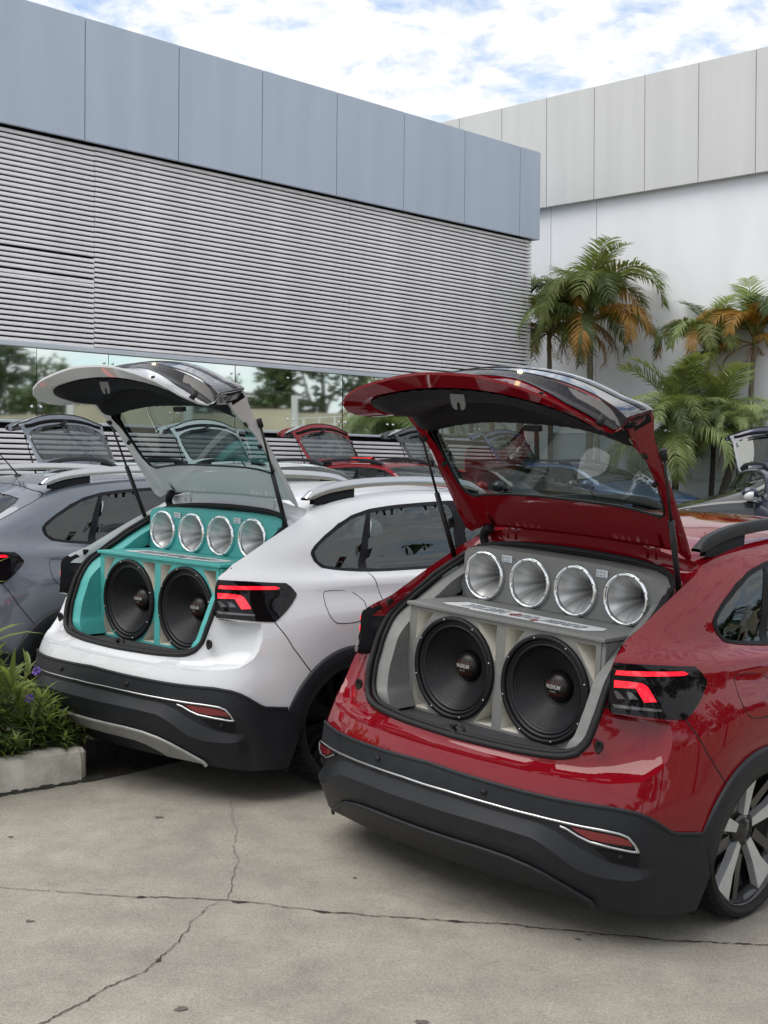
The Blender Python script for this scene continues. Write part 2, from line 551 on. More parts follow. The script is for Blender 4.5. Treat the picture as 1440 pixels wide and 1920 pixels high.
def P3(uv, off=0.):
    s = surf(uv)
    off = np.asarray(off, float)
    if np.any(off):
        s = s + norm(uv) * (off[:, None] if off.ndim else off)
    return s
def mir(l):
    return [(-u, v) for u, v in l]
def both(half):
    """right-half outline (from centre to centre) to a whole symmetric loop"""
    return half + mir(half[::-1])
ORG = np.zeros(3)
def patch(name, loops, m, parent, off=0., step=.04, bstep=.02, thick=0., smooth=True, org=None, flip=False):
    uv, f = fill(loops, step, bstep)
    if callable(off):
        o_ = off(uv)
    else:
        o_ = off
    P = P3(uv, o_)
    if flip:
        f = [q[::-1] for q in f]
    if thick:
        n = len(P)
        P2 = P3(uv, np.asarray(o_) - thick)
        cnt = {}
        for q in f:
            for a, b in zip(q, q[1:] + q[:1]):
                cnt[(a, b)] = 1
        side = [(b, a, a + n, b + n) for (a, b) in cnt if (b, a) not in cnt]
        f = f + [tuple(i + n for i in q[::-1]) for q in f] + side
        P = np.vstack([P, P2])
    if org is not None:
        P = P - org
    return obj(name, P, f, m, parent, smooth, 35 if thick else None)
def ribbon(name, line, m, parent, w=.012, h=.004, off=.004, step=.02, prof=None, org=None, dense=True):
    """raised strip that follows a line on the body"""
    L = np.array(densify(line, step, False) if dense else line)
    P = surf(L)
    Nn = norm(L)
    T = np.gradient(P, axis=0)
    T /= np.maximum(np.linalg.norm(T, axis=1, keepdims=True), 1e-9)
    S_ = np.cross(Nn, T)
    S_ /= np.maximum(np.linalg.norm(S_, axis=1, keepdims=True), 1e-9)
    prof = prof or [(-.5, -.6), (-.5, .4), (-.25, 1), (.25, 1), (.5, .4), (.5, -.6)]
    rows = [P + S_ * (a * w) + Nn * (off + b * h) for a, b in prof]
    mb = MB()
    mb.loft([[tuple(rows[k][i]) for k in range(len(prof))] for i in range(len(L))])
    if org is not None:
        mb.v = [tuple(np.array(p) - org) for p in mb.v]
    return mb.build(name, m, parent)
def uv_of_yz(pts, guess):
    out = []
    g = np.array(guess, float)
    for y, z in pts:
        for _ in range(25):
            p = surf([g])[0]
            r = np.array([y - p[1], z - p[2]])
            a = (surf([g + [1e-4, 0]])[0] - p) / 1e-4
            b = (surf([g + [0, 1e-4]])[0] - p) / 1e-4
            J = np.array([[a[1], b[1]], [a[2], b[2]]])
            dp = np.linalg.lstsq(J, r, rcond=None)[0]
            mx = np.abs(dp).max()
            if mx > .08:
                dp *= .08 / mx
            g = g + dp
            g[1] = min(max(g[1], 0), 1.6)
        out.append((float(g[0]), float(g[1])))
    return out

# ------------------------------------------------------------------ outlines on the body (u, v)
LAMP = [(.69, .771), (.802, .771), (.90, .770), (.995, .769), (1.021, .751), (1.05, .713), (1.045, .699), (1.016, .669), (.929, .597), (.866, .597), (.778, .601), (.692, .602), (.688, .619), (.682, .665), (.684, .713)]
BAR1 = [(.702, .748), (.796, .748), (.935, .75), (.955, .741), (.934, .735), (.785, .733), (.697, .735)]
BAR2 = [(.695, .719), (.74, .717), (.782, .711), (.799, .699), (.829, .651), (.791, .648), (.762, .695), (.695, .696)]
REV1 = [(.695, .685), (.708, .684), (.733, .658), (.708, .656)]
REV2 = [(.735, .682), (.75, .681), (.772, .657), (.745, .657)]
LSTRIP = [(.694, .636), (.845, .627), (.845, .619), (.699, .623)]
CLAD_TOP = [(0, .319), (.2, .312), (.395, .305), (.55, .300), (.689, .298), (.774, .288), (.813, .278), (.846, .264), (.905, .232), (.926, .225), (1.04, .217)]
CHROME = [(0, .249), (.11, .250), (.212, .248), (.303, .246), (.386, .244), (.463, .243), (.535, .240), (.601, .236), (.652, .234), (.716, .229), (.746, .222), (.770, .203), (.781, .186)]
CHROME2 = [(.783, .184), (.76, .183), (.69, .187), (.626, .194), (.595, .205), (.563, .221), (.542, .226)]
REFL = [(.572, .228), (.60, .2275), (.678, .223), (.725, .219), (.749, .213), (.763, .198), (.67, .198), (.623, .202), (.601, .212)]
RECESS = [(.637, .176), (.70, .176), (.787, .174), (.776, .138), (.688, .143)]
LED_A = [(0, .236), (.112, .235), (.304, .229), (.445, .226), (.482, .223), (.536, .207), (.586, .177), (.651, .150), (.688, .140), (.773, .133), (.83, .132)]
LED_B = [(0, .186), (.114, .184), (.261, .182), (.368, .179), (.455, .175), (.493, .163), (.539, .141), (.587, .114), (.614, .107), (.65, .102), (.726, .103), (.78, .110), (.83, .120)]
SKID = [(0, .094), (.10, .094), (.247, .094), (.363, .090), (.442, .081), (.497, .068), (.562, .044), (.624, .018), (.635, .004)]
SKID_IN = [(0, .052), (.15, .052), (.27, .050), (.33, .042), (.40, .020), (.43, .004)]
AP = [(0, .372), (.15, .372), (.3, .371), (.52, .370), (.66, .370), (.782, .385), (.839, .421), (.862, .456), (.876, .505), (.879, .55), (.872, .590), (.78, .594), (.693, .600), (.683, .665), (.688, .77), (.691, .878), (.717, .939), (.743, 1.024), (.773, 1.099), (.80, 1.15), (.815, 1.19), (.80, 1.225), (.72, 1.247), (.5, 1.26), (.28, 1.266), (0, 1.268)]
GASK = [(0, -.09, .60), (.15, -.085, .602), (.3, -.07, .605), (.44, -.045, .615), (.50, -.03, .635), (.52, -.02, .655), (.535, -.01, .68), (.543, .0, .715), (.548, .01, .75), (.551, .02, .775), (.552, .03, .80), (.553, .036, .815), (.554, .042, .83), (.556, .065, .88), (.56, .12, .95), (.557, .22, 1.018), (.552, .29, 1.058), (.545, .36, 1.10), (.53, .43, 1.14), (.512, .49, 1.175), (.49, .525, 1.20), (.46, .55, 1.22), (.42, .565, 1.232), (.36, .58, 1.24), (.25, .592, 1.249), (0, .60, 1.255)]
SIDE_WIN = [(1.044, .985), (1.065, .962), (1.132, .925), (1.266, .885), (1.425, .862), (1.616, .838), (1.75, .833), (2.35, .833), (2.9, .838), (3.2, .855), (3.33, .90), (3.36, 1.0), (3.32, 1.13), (3.25, 1.19), (2.9, 1.214), (2.35, 1.222), (1.834, 1.213), (1.524, 1.202), (1.281, 1.175), (1.131, 1.136), (1.069, 1.077), (1.042, 1.02)]
PANE_Q = [(1.075, .985), (1.10, .965), (1.17, .928), (1.30, .897), (1.45, .880), (1.575, .868), (1.505, 1.178), (1.42, 1.168), (1.30, 1.150), (1.173, 1.102), (1.105, 1.055), (1.078, 1.015)]
PANE_R = [(1.625, .865), (1.75, .858), (2.33, .858), (2.30, 1.200), (1.83, 1.192), (1.555, 1.180)]
PANE_F = [(2.43, .858), (2.9, .862), (3.17, .878), (3.29, .915), (3.315, 1.0), (3.28, 1.12), (3.21, 1.165), (2.9, 1.190), (2.40, 1.200)]
WSHIELD = [(3.62, .875), (4.4, .873), (5.15, .873)]
FUEL = [(1.248, .705), (1.262, .716), (1.30, .719), (1.385, .716), (1.449, .708), (1.481, .685), (1.51, .655), (1.505, .60), (1.47, .567), (1.42, .558), (1.358, .557), (1.30, .564), (1.275, .580), (1.255, .606), (1.243, .65)]
ARCH_C = [(.63, .19), (3.20, .19)]
def arch(ci, rad, a0, a1, n, guess):
    y, z = ARCH_C[ci]
    return uv_of_yz([(y - rad * math.cos(t), z + rad * math.sin(t)) for t in np.linspace(R(a0), R(a1), n)], guess)
HINGE = np.array([0, .61, 1.30])
WIDE = dict(step=.05, bstep=.025)

def make_wheel(car, x, y, side, style, first):
    """wheel with its centre at (x,y,.32), outer face towards side"""
    w = empty('wheel', (x, y, .318), (0, 0, 0 if side > 0 else math.pi), car)
    mb = MB()
    pr = [(.262, .060), (.272, .082), (.292, .098), (.307, .094), (.314, .078), (.318, .05), (.318, -.05), (.314, -.08), (.305, -.095), (.29, -.10), (.27, -.085), (.26, -.06)]
    # tread blocks: ribs and sipes cut into the tread
    mb.lathe([(r, h) for r, h in pr], 72, 'x')
    tyre = mb.build('tyre', 'tyre', w, sharp=40)
    gro = MB()
    for k in range(64):
        t = 2 * math.pi * k / 64
        c, s = math.cos(t), math.sin(t)
        for (h0, h1) in ((-.078, -.042), (-.034, .034), (.042, .078)):
            r0, r1 = .311, .3215
            dt = .036
            v = []
            for hh in (h0, h1):
                for rr in (r0, r1):
                    for q in (0, dt):
                        tt = t + q + hh * .35
                        v.append((hh, rr * math.cos(tt), rr * math.sin(tt)))
            gro.add(v, [(0, 1, 3, 2), (4, 6, 7, 5), (0, 4, 5, 1), (2, 3, 7, 6), (0, 2, 6, 4), (1, 5, 7, 3)])
    gro.build('tread', 'tyre', w, smooth=False)
    rb = MB()
    rb.lathe([(.262, .058), (.266, .080), (.272, .085), (.268, .072), (.255, .060), (.235, .0), (.23, -.06)], 64, 'x')
    rb.build('rim', 'wheel_black', w)
    dk = MB()
    dk.lathe([(.245, .020), (.16, .012), (.07, .03), (.001, .03)], 48, 'x')
    dk.build('rim_back', 'wheel_black', w)
    sp = MB()
    bl = MB()
    for k in range(5):
        t0 = 2 * math.pi * k / 5 + .35
        def pt(r, a, h):
            return (h, r * math.cos(t0 + a), r * math.sin(t0 + a))
        # wide machined blade
        top = [pt(.262, -.26, .071), pt(.262, .14, .071), pt(.17, .10, .062), pt(.06, .25, .052), pt(.055, -.30, .052), pt(.15, -.22, .060)]
        low = [(p[0] - .03, p[1] * .985, p[2] * .985) for p in top]
        sp.add(top + low, [tuple(range(6)), tuple(range(11, 5, -1))] + [(i, i + 6, (i + 1) % 6 + 6, (i + 1) % 6) for i in range(6)])
        top = [pt(.26, .34, .058), pt(.26, .46, .058), pt(.10, .75, .040), pt(.09, .35, .040)]
        low = [(p[0] - .025, p[1], p[2]) for p in top]
        bl.add(top + low, [(0, 1, 2, 3), (7, 6, 5, 4)] + [(i, i + 4, (i + 1) % 4 + 4, (i + 1) % 4) for i in range(4)])
    sp.build('spokes', 'wheel_silver', w, smooth=False)
    bl.build('spoke_inserts', 'wheel_black', w, smooth=False)
    hb = MB()
    hb.lathe([(.001, .062), (.035, .060), (.042, .05), (.06, .05), (.065, .03)], 24, 'x')
    hb.build('hub_cap', 'wheel_black', w)
    return w

def build_car(open_hatch=True):
    car = empty('parked_car')
    # ---- painted shell with its openings
    r_out = .415
    a_r = arch(0, r_out, 5, 175, 25, (1.05, .2))
    a_f = arch(1, r_out, 5, 175, 25, (3.4, .2))
    half = [(0, .17)] + [(.3, .17), (.6, .17), (.95, .17)] + a_r + [(2.0, .17), (2.6, .17)] + a_f + [(4.4, .17), (5.15, .17)]
    top = [(5.15, 1.7), (3.5, 1.7), (1.5, 1.7), (0, 1.7)]
    right = half + top
    loopr = [(5.15, .17)]
    outer = half + [(5.15, .5), (5.15, .8), (5.15, 1.0), (5.15, 1.3), (5.15, 1.7), (3.5, 1.7), (2.0, 1.7), (0, 1.7)]
    loop = outer[:-1] + [(0, 1.7)] + mir(outer[::-1])[1:-1]
    ws_half = [(5.15, .875), (4.4, .875), (3.62, .885), (3.56, .95), (3.58, 1.1), (3.66, 1.20), (3.8, 1.24), (4.4, 1.245), (5.15, 1.245)]
    inset = lambda L, k=.012: [tuple(np.array(p) + (np.mean(L, axis=0) - np.array(p)) * k / max(1e-6, np.linalg.norm(np.mean(L, axis=0) - np.array(p)))) for p in L]
    # the shell is filled as two halves so that the windscreen can be a notch in the front edge
    V, Fc = [], []
    for sg in (1, -1):
        h = half + [(5.15, .5), (5.15, .8)] + ws_half + [(5.15, 1.3), (5.15, 1.7), (4.0, 1.7), (2.0, 1.7), (0, 1.7), (0, 1.5)] + AP[::-1]
        h = h[:-1] + [AP[0]]
        L = [h, inset(SIDE_WIN)]
        uv, f = fill(L, .035, .02)
        if sg < 0:
            uv = uv * [-1, 1]
            f = [q[::-1] for q in f]
        n0 = len(V)
        V += list(map(tuple, P3(uv)))
        Fc += [tuple(i + n0 for i in q) for q in f]
    body = obj('body', V, Fc, 'paint_red', car)
    bm = bmesh.new()
    bm.from_mesh(body.data)
    bmesh.ops.remove_doubles(bm, verts=bm.verts, dist=2e-4)
    bm.to_mesh(body.data)
    bm.free()
    body.data.polygons.foreach_set('use_smooth', [True] * len(body.data.polygons))
    # ---- rear bumper in black plastic
    a_in = arch(0, .365, 0, 180, 31, (1.1, .15))
    low_r = [p for p in a_in if p[0] < 1.12]
    clad = both([(0, 0)] + [(.3, 0), (.6, 0), (.9, 0), (1.032, 0), (1.058, .087)] + [(1.09, .135), (1.125, .165)] + [(1.052, .220)] + CLAD_TOP[::-1][0:])
    # outline runs centre-bottom -> right -> top centre; mirror closes it
    bp = patch('bumper', [both([(0, 0), (.3, 0), (.6, 0), (.9, 0), (1.032, 0), (1.058, .087), (1.09, .135)] + CLAD_TOP[::-1])], 'cladding', car, off=.007, step=.035, bstep=.02, thick=.012)
    # upper edge roll of the bumper
    ribbon('bumper_lip', mir(CLAD_TOP[::-1])[:-1] + CLAD_TOP, 'cladding', bp, w=.014, h=.004, off=.007)
    # lower step
    rows = []
    us = np.linspace(-.83, .83, 90)
    au = np.interp(np.abs(us), [p[0] for p in LED_A], [p[1] for p in LED_A])
    bu = np.interp(np.abs(us), [p[0] for p in LED_B], [p[1] for p in LED_B])
    tp = np.clip((.83 - np.abs(us)) / .07, 0, 1)
    tp = tp * tp * (3 - 2 * tp)
    for fr, o_ in ((0, .004), (.5, .018), (1.0, .032)):
        vv = au + (bu - au) * fr
        rows.append(P3(np.stack([us, vv], 1), .006 + (o_ - .006) * tp + .001))
    for fr in (.06, .3, .6, .85, 1.0):
        vv = bu * (1 - fr)
        o_ = .032 - .018 * fr
        rows.append(P3(np.stack([us, vv], 1), .007 + (o_ - .007) * tp))
    rows = [[tuple(p) for p in r] for r in rows][::-1]
    MB().loft(rows).build('bumper_step', 'cladding', bp, sharp=14)
    sk = patch('skid_plate', [both(SKID_IN[:1] + SKID_IN[1:] + SKID[::-1])], 'cladding', bp, off=lambda uv: .032 - .014 * np.clip((.10 - uv[:, 1]) / .1, 0, 1), step=.03, thick=.015)
    ribbon('skid_lip', mir(SKID[::-1])[:-1] + SKID, 'cladding', bp, w=.018, h=.006, off=.029)
    for sg in (1, -1):
        q = (lambda L: L) if sg > 0 else (lambda L: mir(L)[::-1])
        pit = patch('lamp_recess', [q(RECESS[::-1])], 'black_trim', bp, off=.010, step=.03)
        lens = patch('reflector', [q(REFL[::-1])], 'reflector', bp, off=.013, step=.02, thick=.004)
        ribbon('chrome_frame', q(CHROME2), 'satin_chrome', bp, w=.009, h=.005, off=.013)
        sp = P3([(.719 * sg, .160)], .012)[0]
        for (uu, vv) in ((.719, .160), (.268, .276)):
            c = P3([(uu * sg, vv)], .009)[0]
            n = norm([(uu * sg, vv)])[0]
            mb = MB()
            mb.tube([c - n * .004, c + n * .0035], .011, 16)
            mb.build('parking_sensor', 'rubber', bp)
        # wheel-arch flares
        for ci in (0, 1):
            g0 = (1.05, .2) if ci == 0 else (3.4, .2)
            o = arch(ci, .458, -8 if ci else 27, 188 if ci else 188, 44, g0)
            m_ = arch(ci, .40, -8 if ci else 20, 188, 44, g0)
            i_ = arch(ci, .362, -8 if ci else 10, 188, 44, g0)
            tap = np.ones(44) if ci else np.clip(.35 + np.arange(44) / 7., 0, 1)
            o, m_, i_ = [np.array(t) * [sg, 1] for t in (o, m_, i_)]
            rr = [P3(o, .002), P3(o, .012 * tap), P3(o + (m_ - o) * .2, .017 * tap), P3(m_, .017 * tap + .004 * (1 - tap)), P3(i_, .010), P3(i_, -.05)]
            rr = [[tuple(p) for p in r] for r in rr]
            if sg > 0:
                rr = rr[::-1]
            MB().loft(rr).build('wheel_arch_trim', 'cladding', car)
            # arch liner
            y0, z0 = ARCH_C[ci]
            ln = []
            for xx in (.855, .55):
                ln.append([(xx * sg, y0 - .40 * math.cos(t), z0 + .40 * math.sin(t) * 1.25) for t in np.linspace(R(-10), R(190), 24)])
            ln.append([(.55 * sg, y0, z0 + .1)] * 24)
            MB().loft(ln).build('arch_liner', 'rubber', car)
        # sill
        s0 = [(1.42 + .36, .0), (3.05, .0), (3.05, .17), (1.80, .17)]
        s0 = [(1.83, 0), (2.4, 0), (2.95, 0), (2.98, .19), (2.4, .19), (1.80, .19)]
        patch('sill_trim', [q(s0)], 'cladding', car, off=.008, step=.05, thick=.01)
        # tail lamp
        lp = patch('tail_lamp', [q(LAMP[::-1])], 'lamp_dark', car, off=.004, step=.02, bstep=.012, thick=.012)
        for nm, L, mm in (('light_bar', BAR1, 'lamp_red'), ('light_bar', BAR2, 'lamp_red'), ('reversing_lens', REV1, 'lamp_grey'), ('reversing_lens', REV2, 'lamp_grey'), ('clear_strip', LSTRIP, 'lamp_grey')):
            patch(nm, [q(L[::-1])], mm, lp, off=.0065, step=.012, bstep=.01, thick=.003)
        # panel seams
        for L in ([(.929, .597), (1.019, .47), (1.136, .352)],
                  [(1.61, .83), (1.605, .77), (1.625, .66), (1.70, .45), (1.78, .30), (1.80, .19)],
                  [(2.385, .83), (2.385, .60), (2.39, .19)],
                  [(3.30, .86), (3.22, .60), (3.10, .40), (2.98, .19)]):
            ribbon('panel_seam', q(L) if sg > 0 else mir(L), 'seam', car, w=.0045, h=.0006, off=.0006)
        ribbon('fuel_flap_seam', [(u * sg, v) for u, v in FUEL + FUEL[:1]], 'seam', car, w=.0035, h=.0006, off=.0006) if sg > 0 else None
        # side glass
        holes = [PANE_Q, PANE_R, PANE_F]
        patch('window_surround', [q(SIDE_WIN)] + [q(h) for h in holes], 'black_trim', car, off=.003, step=.05, bstep=.02, thick=.010)
        for h in holes:
            patch('side_window', [q(h)], 'glass_side', car, off=.0005, step=.06, bstep=.03)
        # door handle
        for u0 in (1.86, 2.66):
            mb = MB()
            uvs = [(u * sg, .655) for u in np.linspace(u0, u0 + .19, 9)]
            P = P3(uvs, .012 + .022 * np.sin(np.linspace(0, math.pi, 9)) ** .5)
            mb.tube([tuple(p) for p in P], [.006] + [.012] * 7 + [.006], 8)
            mb.build('door_handle', 'paint_red', car)
        # roof rail
        pth = smooth_line([(.532, .61, 1.318), (.532, .68, 1.345), (.530, .80, 1.372), (.527, 1.0, 1.392), (.522, 1.3, 1.402), (.517, 1.6, 1.398), (.512, 1.85, 1.378), (.507, 2.02, 1.335)], 5)
        ra = MB()
        rows = []
        for i, p in enumerate(pth):
            w_ = .020
            k = min(1, min(i, len(pth) - 1 - i) / 4)
            hgt = .006 + .016 * k
            x, y, z = p
            x *= sg
            rows.append([(x - w_, y, z - hgt), (x - w_, y, z + hgt * .4), (x - w_ * .6, y, z + hgt), (x + w_ * .6, y, z + hgt), (x + w_, y, z + hgt * .4), (x + w_, y, z - hgt)])
        ra.loft(rows, True)
        rail = ra.build('roof_rail', 'cladding', car, sharp=50)
        for (ya, yb) in ((.66, .98), (1.75, 1.98)):
            ft = MB()
            sel = [p for p in pth if ya <= p[1] <= yb]
            ft.loft([[((p[0] + d) * sg, p[1], zz) for d, zz in ((-.012, 1.29), (-.012, p[2] - .008), (.012, p[2] - .008), (.012, 1.29))] for p in sel])
            ft.build('rail_foot', 'black_trim', rail)
        # door mirror
        mm = empty('door_mirror', (0, 0, 0), (0, 0, 0), car)
        hs = MB()
        hs.lathe([(.001, -.09), (.05, -.085), (.075, -.05), (.082, 0.), (.078, .05), (.07, .055), (.001, .055)], 20, 'y')
        hs.v = [(.93 * sg + p[0] * 1.35, 2.62 - p[1] * .9, 1.01 + p[2] * .95) for p in hs.v]
        hs.f = [q[::-1] for q in hs.f]
        hs.build('housing', 'paint_red', mm)
        gm = MB().box((.80 * sg - .04, 2.60, .955), (.80 * sg + .05, 2.66, .975))
        gm.build('mirror_foot', 'black_trim', mm)
        # headlamp
        hl = [(3.95, .70), (4.38, .72), (4.75, .70), (4.72, .64), (4.40, .63), (4.1, .64)]
        patch('headlamp', [q(hl)], 'black_gloss', car, off=.004, step=.05, thick=.01)
    ribbon('chrome_strip', mir(CHROME[::-1])[:-1] + CHROME, 'satin_chrome', bp, w=.009, h=.005, off=.013)
    # windscreen
    ws = []
    wsl = [(u, v) for u, v in ws_half]
    for sg in (1, -1):
        L = wsl if sg > 0 else mir(wsl)[::-1]
        patch('windscreen', [L], 'glass_dark', car, off=.001, step=.08, bstep=.04)
        gl = [(4.0, .22), (5.15, .22), (5.15, .60), (4.5, .58), (4.05, .45)]
        patch('grille', [gl if sg > 0 else mir(gl)[::-1]], 'black_trim', car, off=.006, step=.06, thick=.01)
    # ---- opening of the tailgate: painted rebate, rubber seal
    full_ap = AP + mir(AP[::-1])[1:-1]
    full_gk = GASK + [(-x, y, z) for x, y, z in GASK[::-1]][1:-1]
    A0 = P3(full_ap)
    An = norm(full_ap)
    G = np.array(full_gk)
    A1 = A0 - An * .012 + (G - A0) * .03
    A2 = A0 - An * .030 + (G - A0) * .10
    A3 = A0 - An * .020 + (G - A0) * .62
    A3[:, 1] += .010
    G2 = G + np.array([0, -.006, 0]) + (A3 - G) * .12
    loops = [A0, A1, A2, A3, G2, G + np.array([0, .03, 0])]
    def dens(Lp, k=4):
        return [tuple(p) for p in smooth_line([tuple(q) for q in Lp], k, True)]
    loops = [dens(l) for l in loops]
    fm = MB().loft(loops, True)
    fl = fm.build('tailgate_rebate', ['paint_red', 'black_trim'], car, sharp=60)
    zlim = []
    for p in fl.data.polygons:
        c = p.center
        n = len(loops[0])
        # lamp housings show their black backs
        k = p.vertices[0] % n
        if .795 < c.z < .985 and abs(c.x) > .57:
            p.material_index = 1
    sl = MB().tube([tuple(p) for p in dens(G, 5)] + [tuple(dens(G, 5)[0])], .013, 8, False)
    sl.build('rubber_seal', 'rubber', car)
    sl = MB().tube([tuple(np.array(p) + [0, .012, 0] + (np.array([0, .2, .93]) - np.array(p)) * .03) for p in dens(G, 5)] + [tuple(np.array(dens(G, 5)[0]) + [0, .012, 0])], .010, 8, False)
    sl.build('rubber_seal', 'rubber', car)
    # loading sill plate
    mb = MB()
    sp = [p for p in GASK[:5]]
    line = [(-x, y, z) for x, y, z in sp[::-1]][:-1] + sp
    mb.loft([[(x, y + .005, z - .002) for x, y, z in line], [(x * .985, y + .05, .607) for x, y, z in line], [(x * .98, y + .07, .592) for x, y, z in line], [(x * .97, .30, .582) for x, y, z in line]][::-1])
    mb.build('sill_plate', 'interior_seat', car, sharp=30)
    mb = MB()
    mb.tube([(-.03, -.055, .60), (-.03, -.06, .628), (-.012, -.06, .64), (.02, -.06, .628), (.02, -.055, .60)], .006, 8)
    mb.build('lock_striker', 'steel_strut', car)
    mb = MB().add([(-.075, -.075, .598), (-.03, -.075, .598), (-.02, -.035, .600), (-.08, -.035, .600), (-.066, -.068, .630), (-.05, -.068, .632), (-.045, -.04, .625), (-.07, -.04, .625)], [(0, 1, 5, 4), (1, 2, 6, 5), (2, 3, 7, 6), (3, 0, 4, 7), (4, 5, 6, 7)])
    mb.build('striker_cover', 'rubber', car)
    for sg in (1, -1):
        # buffer pocket beside the opening
        c = np.array([.584 * sg, -.012, .676])
        mb = MB()
        mb.lathe([(.012, .012), (.016, -.002), (.0125, -.003), (.008, .006), (.001, .007)], 20, 'y', tuple(c))
        mb.v = [(x, y, c[2] + (z - c[2]) * 1.5) for x, y, z in mb.v]
        mb.build('buffer_pocket', 'seam', car)
        # latch pad on the side of the opening
        mb = MB().box((.572 * sg - .014, .11, .985), (.572 * sg + .014, .145, 1.015))
        bevel(mb.build('guide_block', 'rubber', car, False), .006)
    # cabin
    mb = MB().box((-.70, .62, .30), (.70, 2.75, .34))
    mb.build('cabin_floor', 'interior_dark', car, False)
    mb = MB()
    mb.box((-.62, -.05, .20), (.62, 3.9, .26))
    mb.build('underbody', 'interior_dark', car, False)
    mb = MB().box((-.66, 2.45, .45), (.66, 2.80, .93))
    bevel(mb.build('dashboard', 'interior_dark', car, False), .05, 3)
    for (sx, sy, w_) in ((.36, 1.75, .24), (-.36, 1.75, .24), (0, .86, .58)):
        st = empty('seat', (sx, sy, .34), (0, 0, 0), car)
        b1 = MB().box((-w_, 0, .02), (w_, .46, .22)).build('cushion', 'interior_seat', st, False)
        bevel(b1, .05, 3)
        b2 = MB()
        b2.add([(-w_, -.06, .2), (w_, -.06, .2), (w_, .06, .2), (-w_, .06, .2), (-w_ * .9, -.22, .62), (w_ * .9, -.22, .62), (w_ * .9, -.12, .62), (-w_ * .9, -.12, .62)], [(0, 3, 2, 1), (4, 5, 6, 7), (0, 1, 5, 4), (1, 2, 6, 5), (2, 3, 7, 6), (3, 0, 4, 7)])
        bevel(b2.build('backrest', 'interior_seat', st, False), .04, 3)
        for hx in ((0,) if w_ < .3 else (-.36, .36)):
            b3 = MB().box((hx - .13, -.27, .64), (hx + .13, -.17, .82))
            bevel(b3.build('headrest', 'interior_seat', st, False), .035, 3)
    # antenna
    mb = MB()
    mb.tube([(0, .80, 1.345), (0, .80, 1.365)], [.03, .016], 12)
    mb.tube([(0, .80, 1.36), (0, .66, 1.50)], [.005, .003], 8)
    mb.build('antenna', 'rubber', car)
    for (x, y, s, k) in ((.755, .63, 1, 1), (-.755, .63, -1, 0), (.755, 3.20, 1, 0), (-.755, 3.20, -1, 0)):
        make_wheel(car, x, y, s, 0, k)
    # ---- tailgate, built closed about its hinge and then swung up
    def H(uvp, off=0.):
        return P3(uvp, off) - HINGE
    def shrink(L, k):
        c = np.array([0, .85])
        return [tuple(np.array(p) + (c - np.array(p)) / np.linalg.norm(c - np.array(p)) * k) for p in L]
    TAIL = [(0, .392), (.15, .391), (.3, .389), (.46, .390), (.55, .402), (.605, .428), (.637, .468), (.655, .52), (.668, .57), (.676, .61), (.677, .665)]
    out_half = TAIL + [(u if u == 0 else max(0, u - .008), v + (-.006 if v > 1.2 else 0)) for u, v in AP[14:]]
    out_loop = out_half + mir(out_half[::-1])[1:-1]
    RW = [(0, .885), (.25, .882), (.45, .880), (.58, .885), (.635, .905), (.665, .98), (.685, 1.06), (.69, 1.13), (.66, 1.165), (.5, 1.18), (.25, 1.185), (0, 1.186)]
    rw = RW + mir(RW[::-1])[1:-1]
    def skin_off(uv):
        uv = np.asarray(uv)
        v = uv[:, 1]
        k = np.interp(v, [.37, .43, .52, .60, .625, .64], [.30, .75, 1., 1., .5, 0.])
        c = np.clip(np.abs(uv[:, 0]) / .45, .35, 1)
        return -.052 * k * c
    tg = patch('tailgate', [out_loop, rw], 'paint_red', car, off=skin_off, step=.03, bstep=.02, org=HINGE)
    tg.location = HINGE
    patch('rear_window', [rw], 'glass_clear', tg, off=-.003, step=.05, bstep=.03, org=HINGE)
    # printed black border of the glass
    RWI = [(u * .942, v + (.020 if v < .95 else (-.036 if v > 1.12 else 0))) for u, v in RW]
    rwi = RWI + mir(RWI[::-1])[1:-1]
    patch('window_border', [rw, rwi], 'black_gloss', tg, off=-.0075, step=.04, bstep=.025, org=HINGE, thick=.003)
    # dark glazed garnish that joins the tail lamps
    gar = both([(0, .655), (.3, .652), (.5, .648), (.60, .63), (.672, .612), (.672, .67), (.677, .765), (.5, .765), (.25, .760), (0, .757)])
    gp = patch('lamp_garnish', [gar], 'black_gloss', tg, off=lambda uv: .004 + .008 * np.clip((uv[:, 1] - .60) / .15, 0, 1), step=.03, bstep=.02, thick=.062, org=HINGE)
    us_ = both([(0, .600), (.25, .585), (.42, .555), (.54, .545), (.62, .552), (.664, .575), (.670, .62), (.668, .655), (.3, .662), (0, .664)])
    patch('lamp_underside', [us_], 'lamp_dark', tg, off=lambda uv: skin_off(uv) + .005, step=.025, bstep=.02, org=HINGE)
    lb = both([(0, .722), (.35, .720), (.665, .718), (.668, .735), (.35, .736), (0, .738)])
    patch('light_bar', [lb], 'lamp_dark', gp, off=.0125, step=.03, thick=.003, org=HINGE)
    # spoiler lip over the window base
    ribbon('spoiler_lip', mir([(0, .845), (.3, .843), (.5, .835), (.62, .82)][::-1])[:-1] + [(0, .845), (.3, .843), (.5, .835), (.62, .82)], 'paint_red', tg, w=.05, h=.006, off=.0, org=HINGE)
    # inner frame
    IN = [(0, .440), (.15, .439), (.3, .436), (.42, .437), (.50, .448), (.545, .472), (.572, .508), (.588, .55), (.600, .60), (.612, .65), (.622, .70), (.638, .79), (.650, .87), (.68, .94), (.71, 1.024), (.735, 1.09), (.755, 1.14), (.76, 1.18), (.735, 1.21), (.66, 1.228), (.5, 1.240), (.28, 1.245), (0, 1.247)]
    in_loop = IN + mir(IN[::-1])[1:-1]
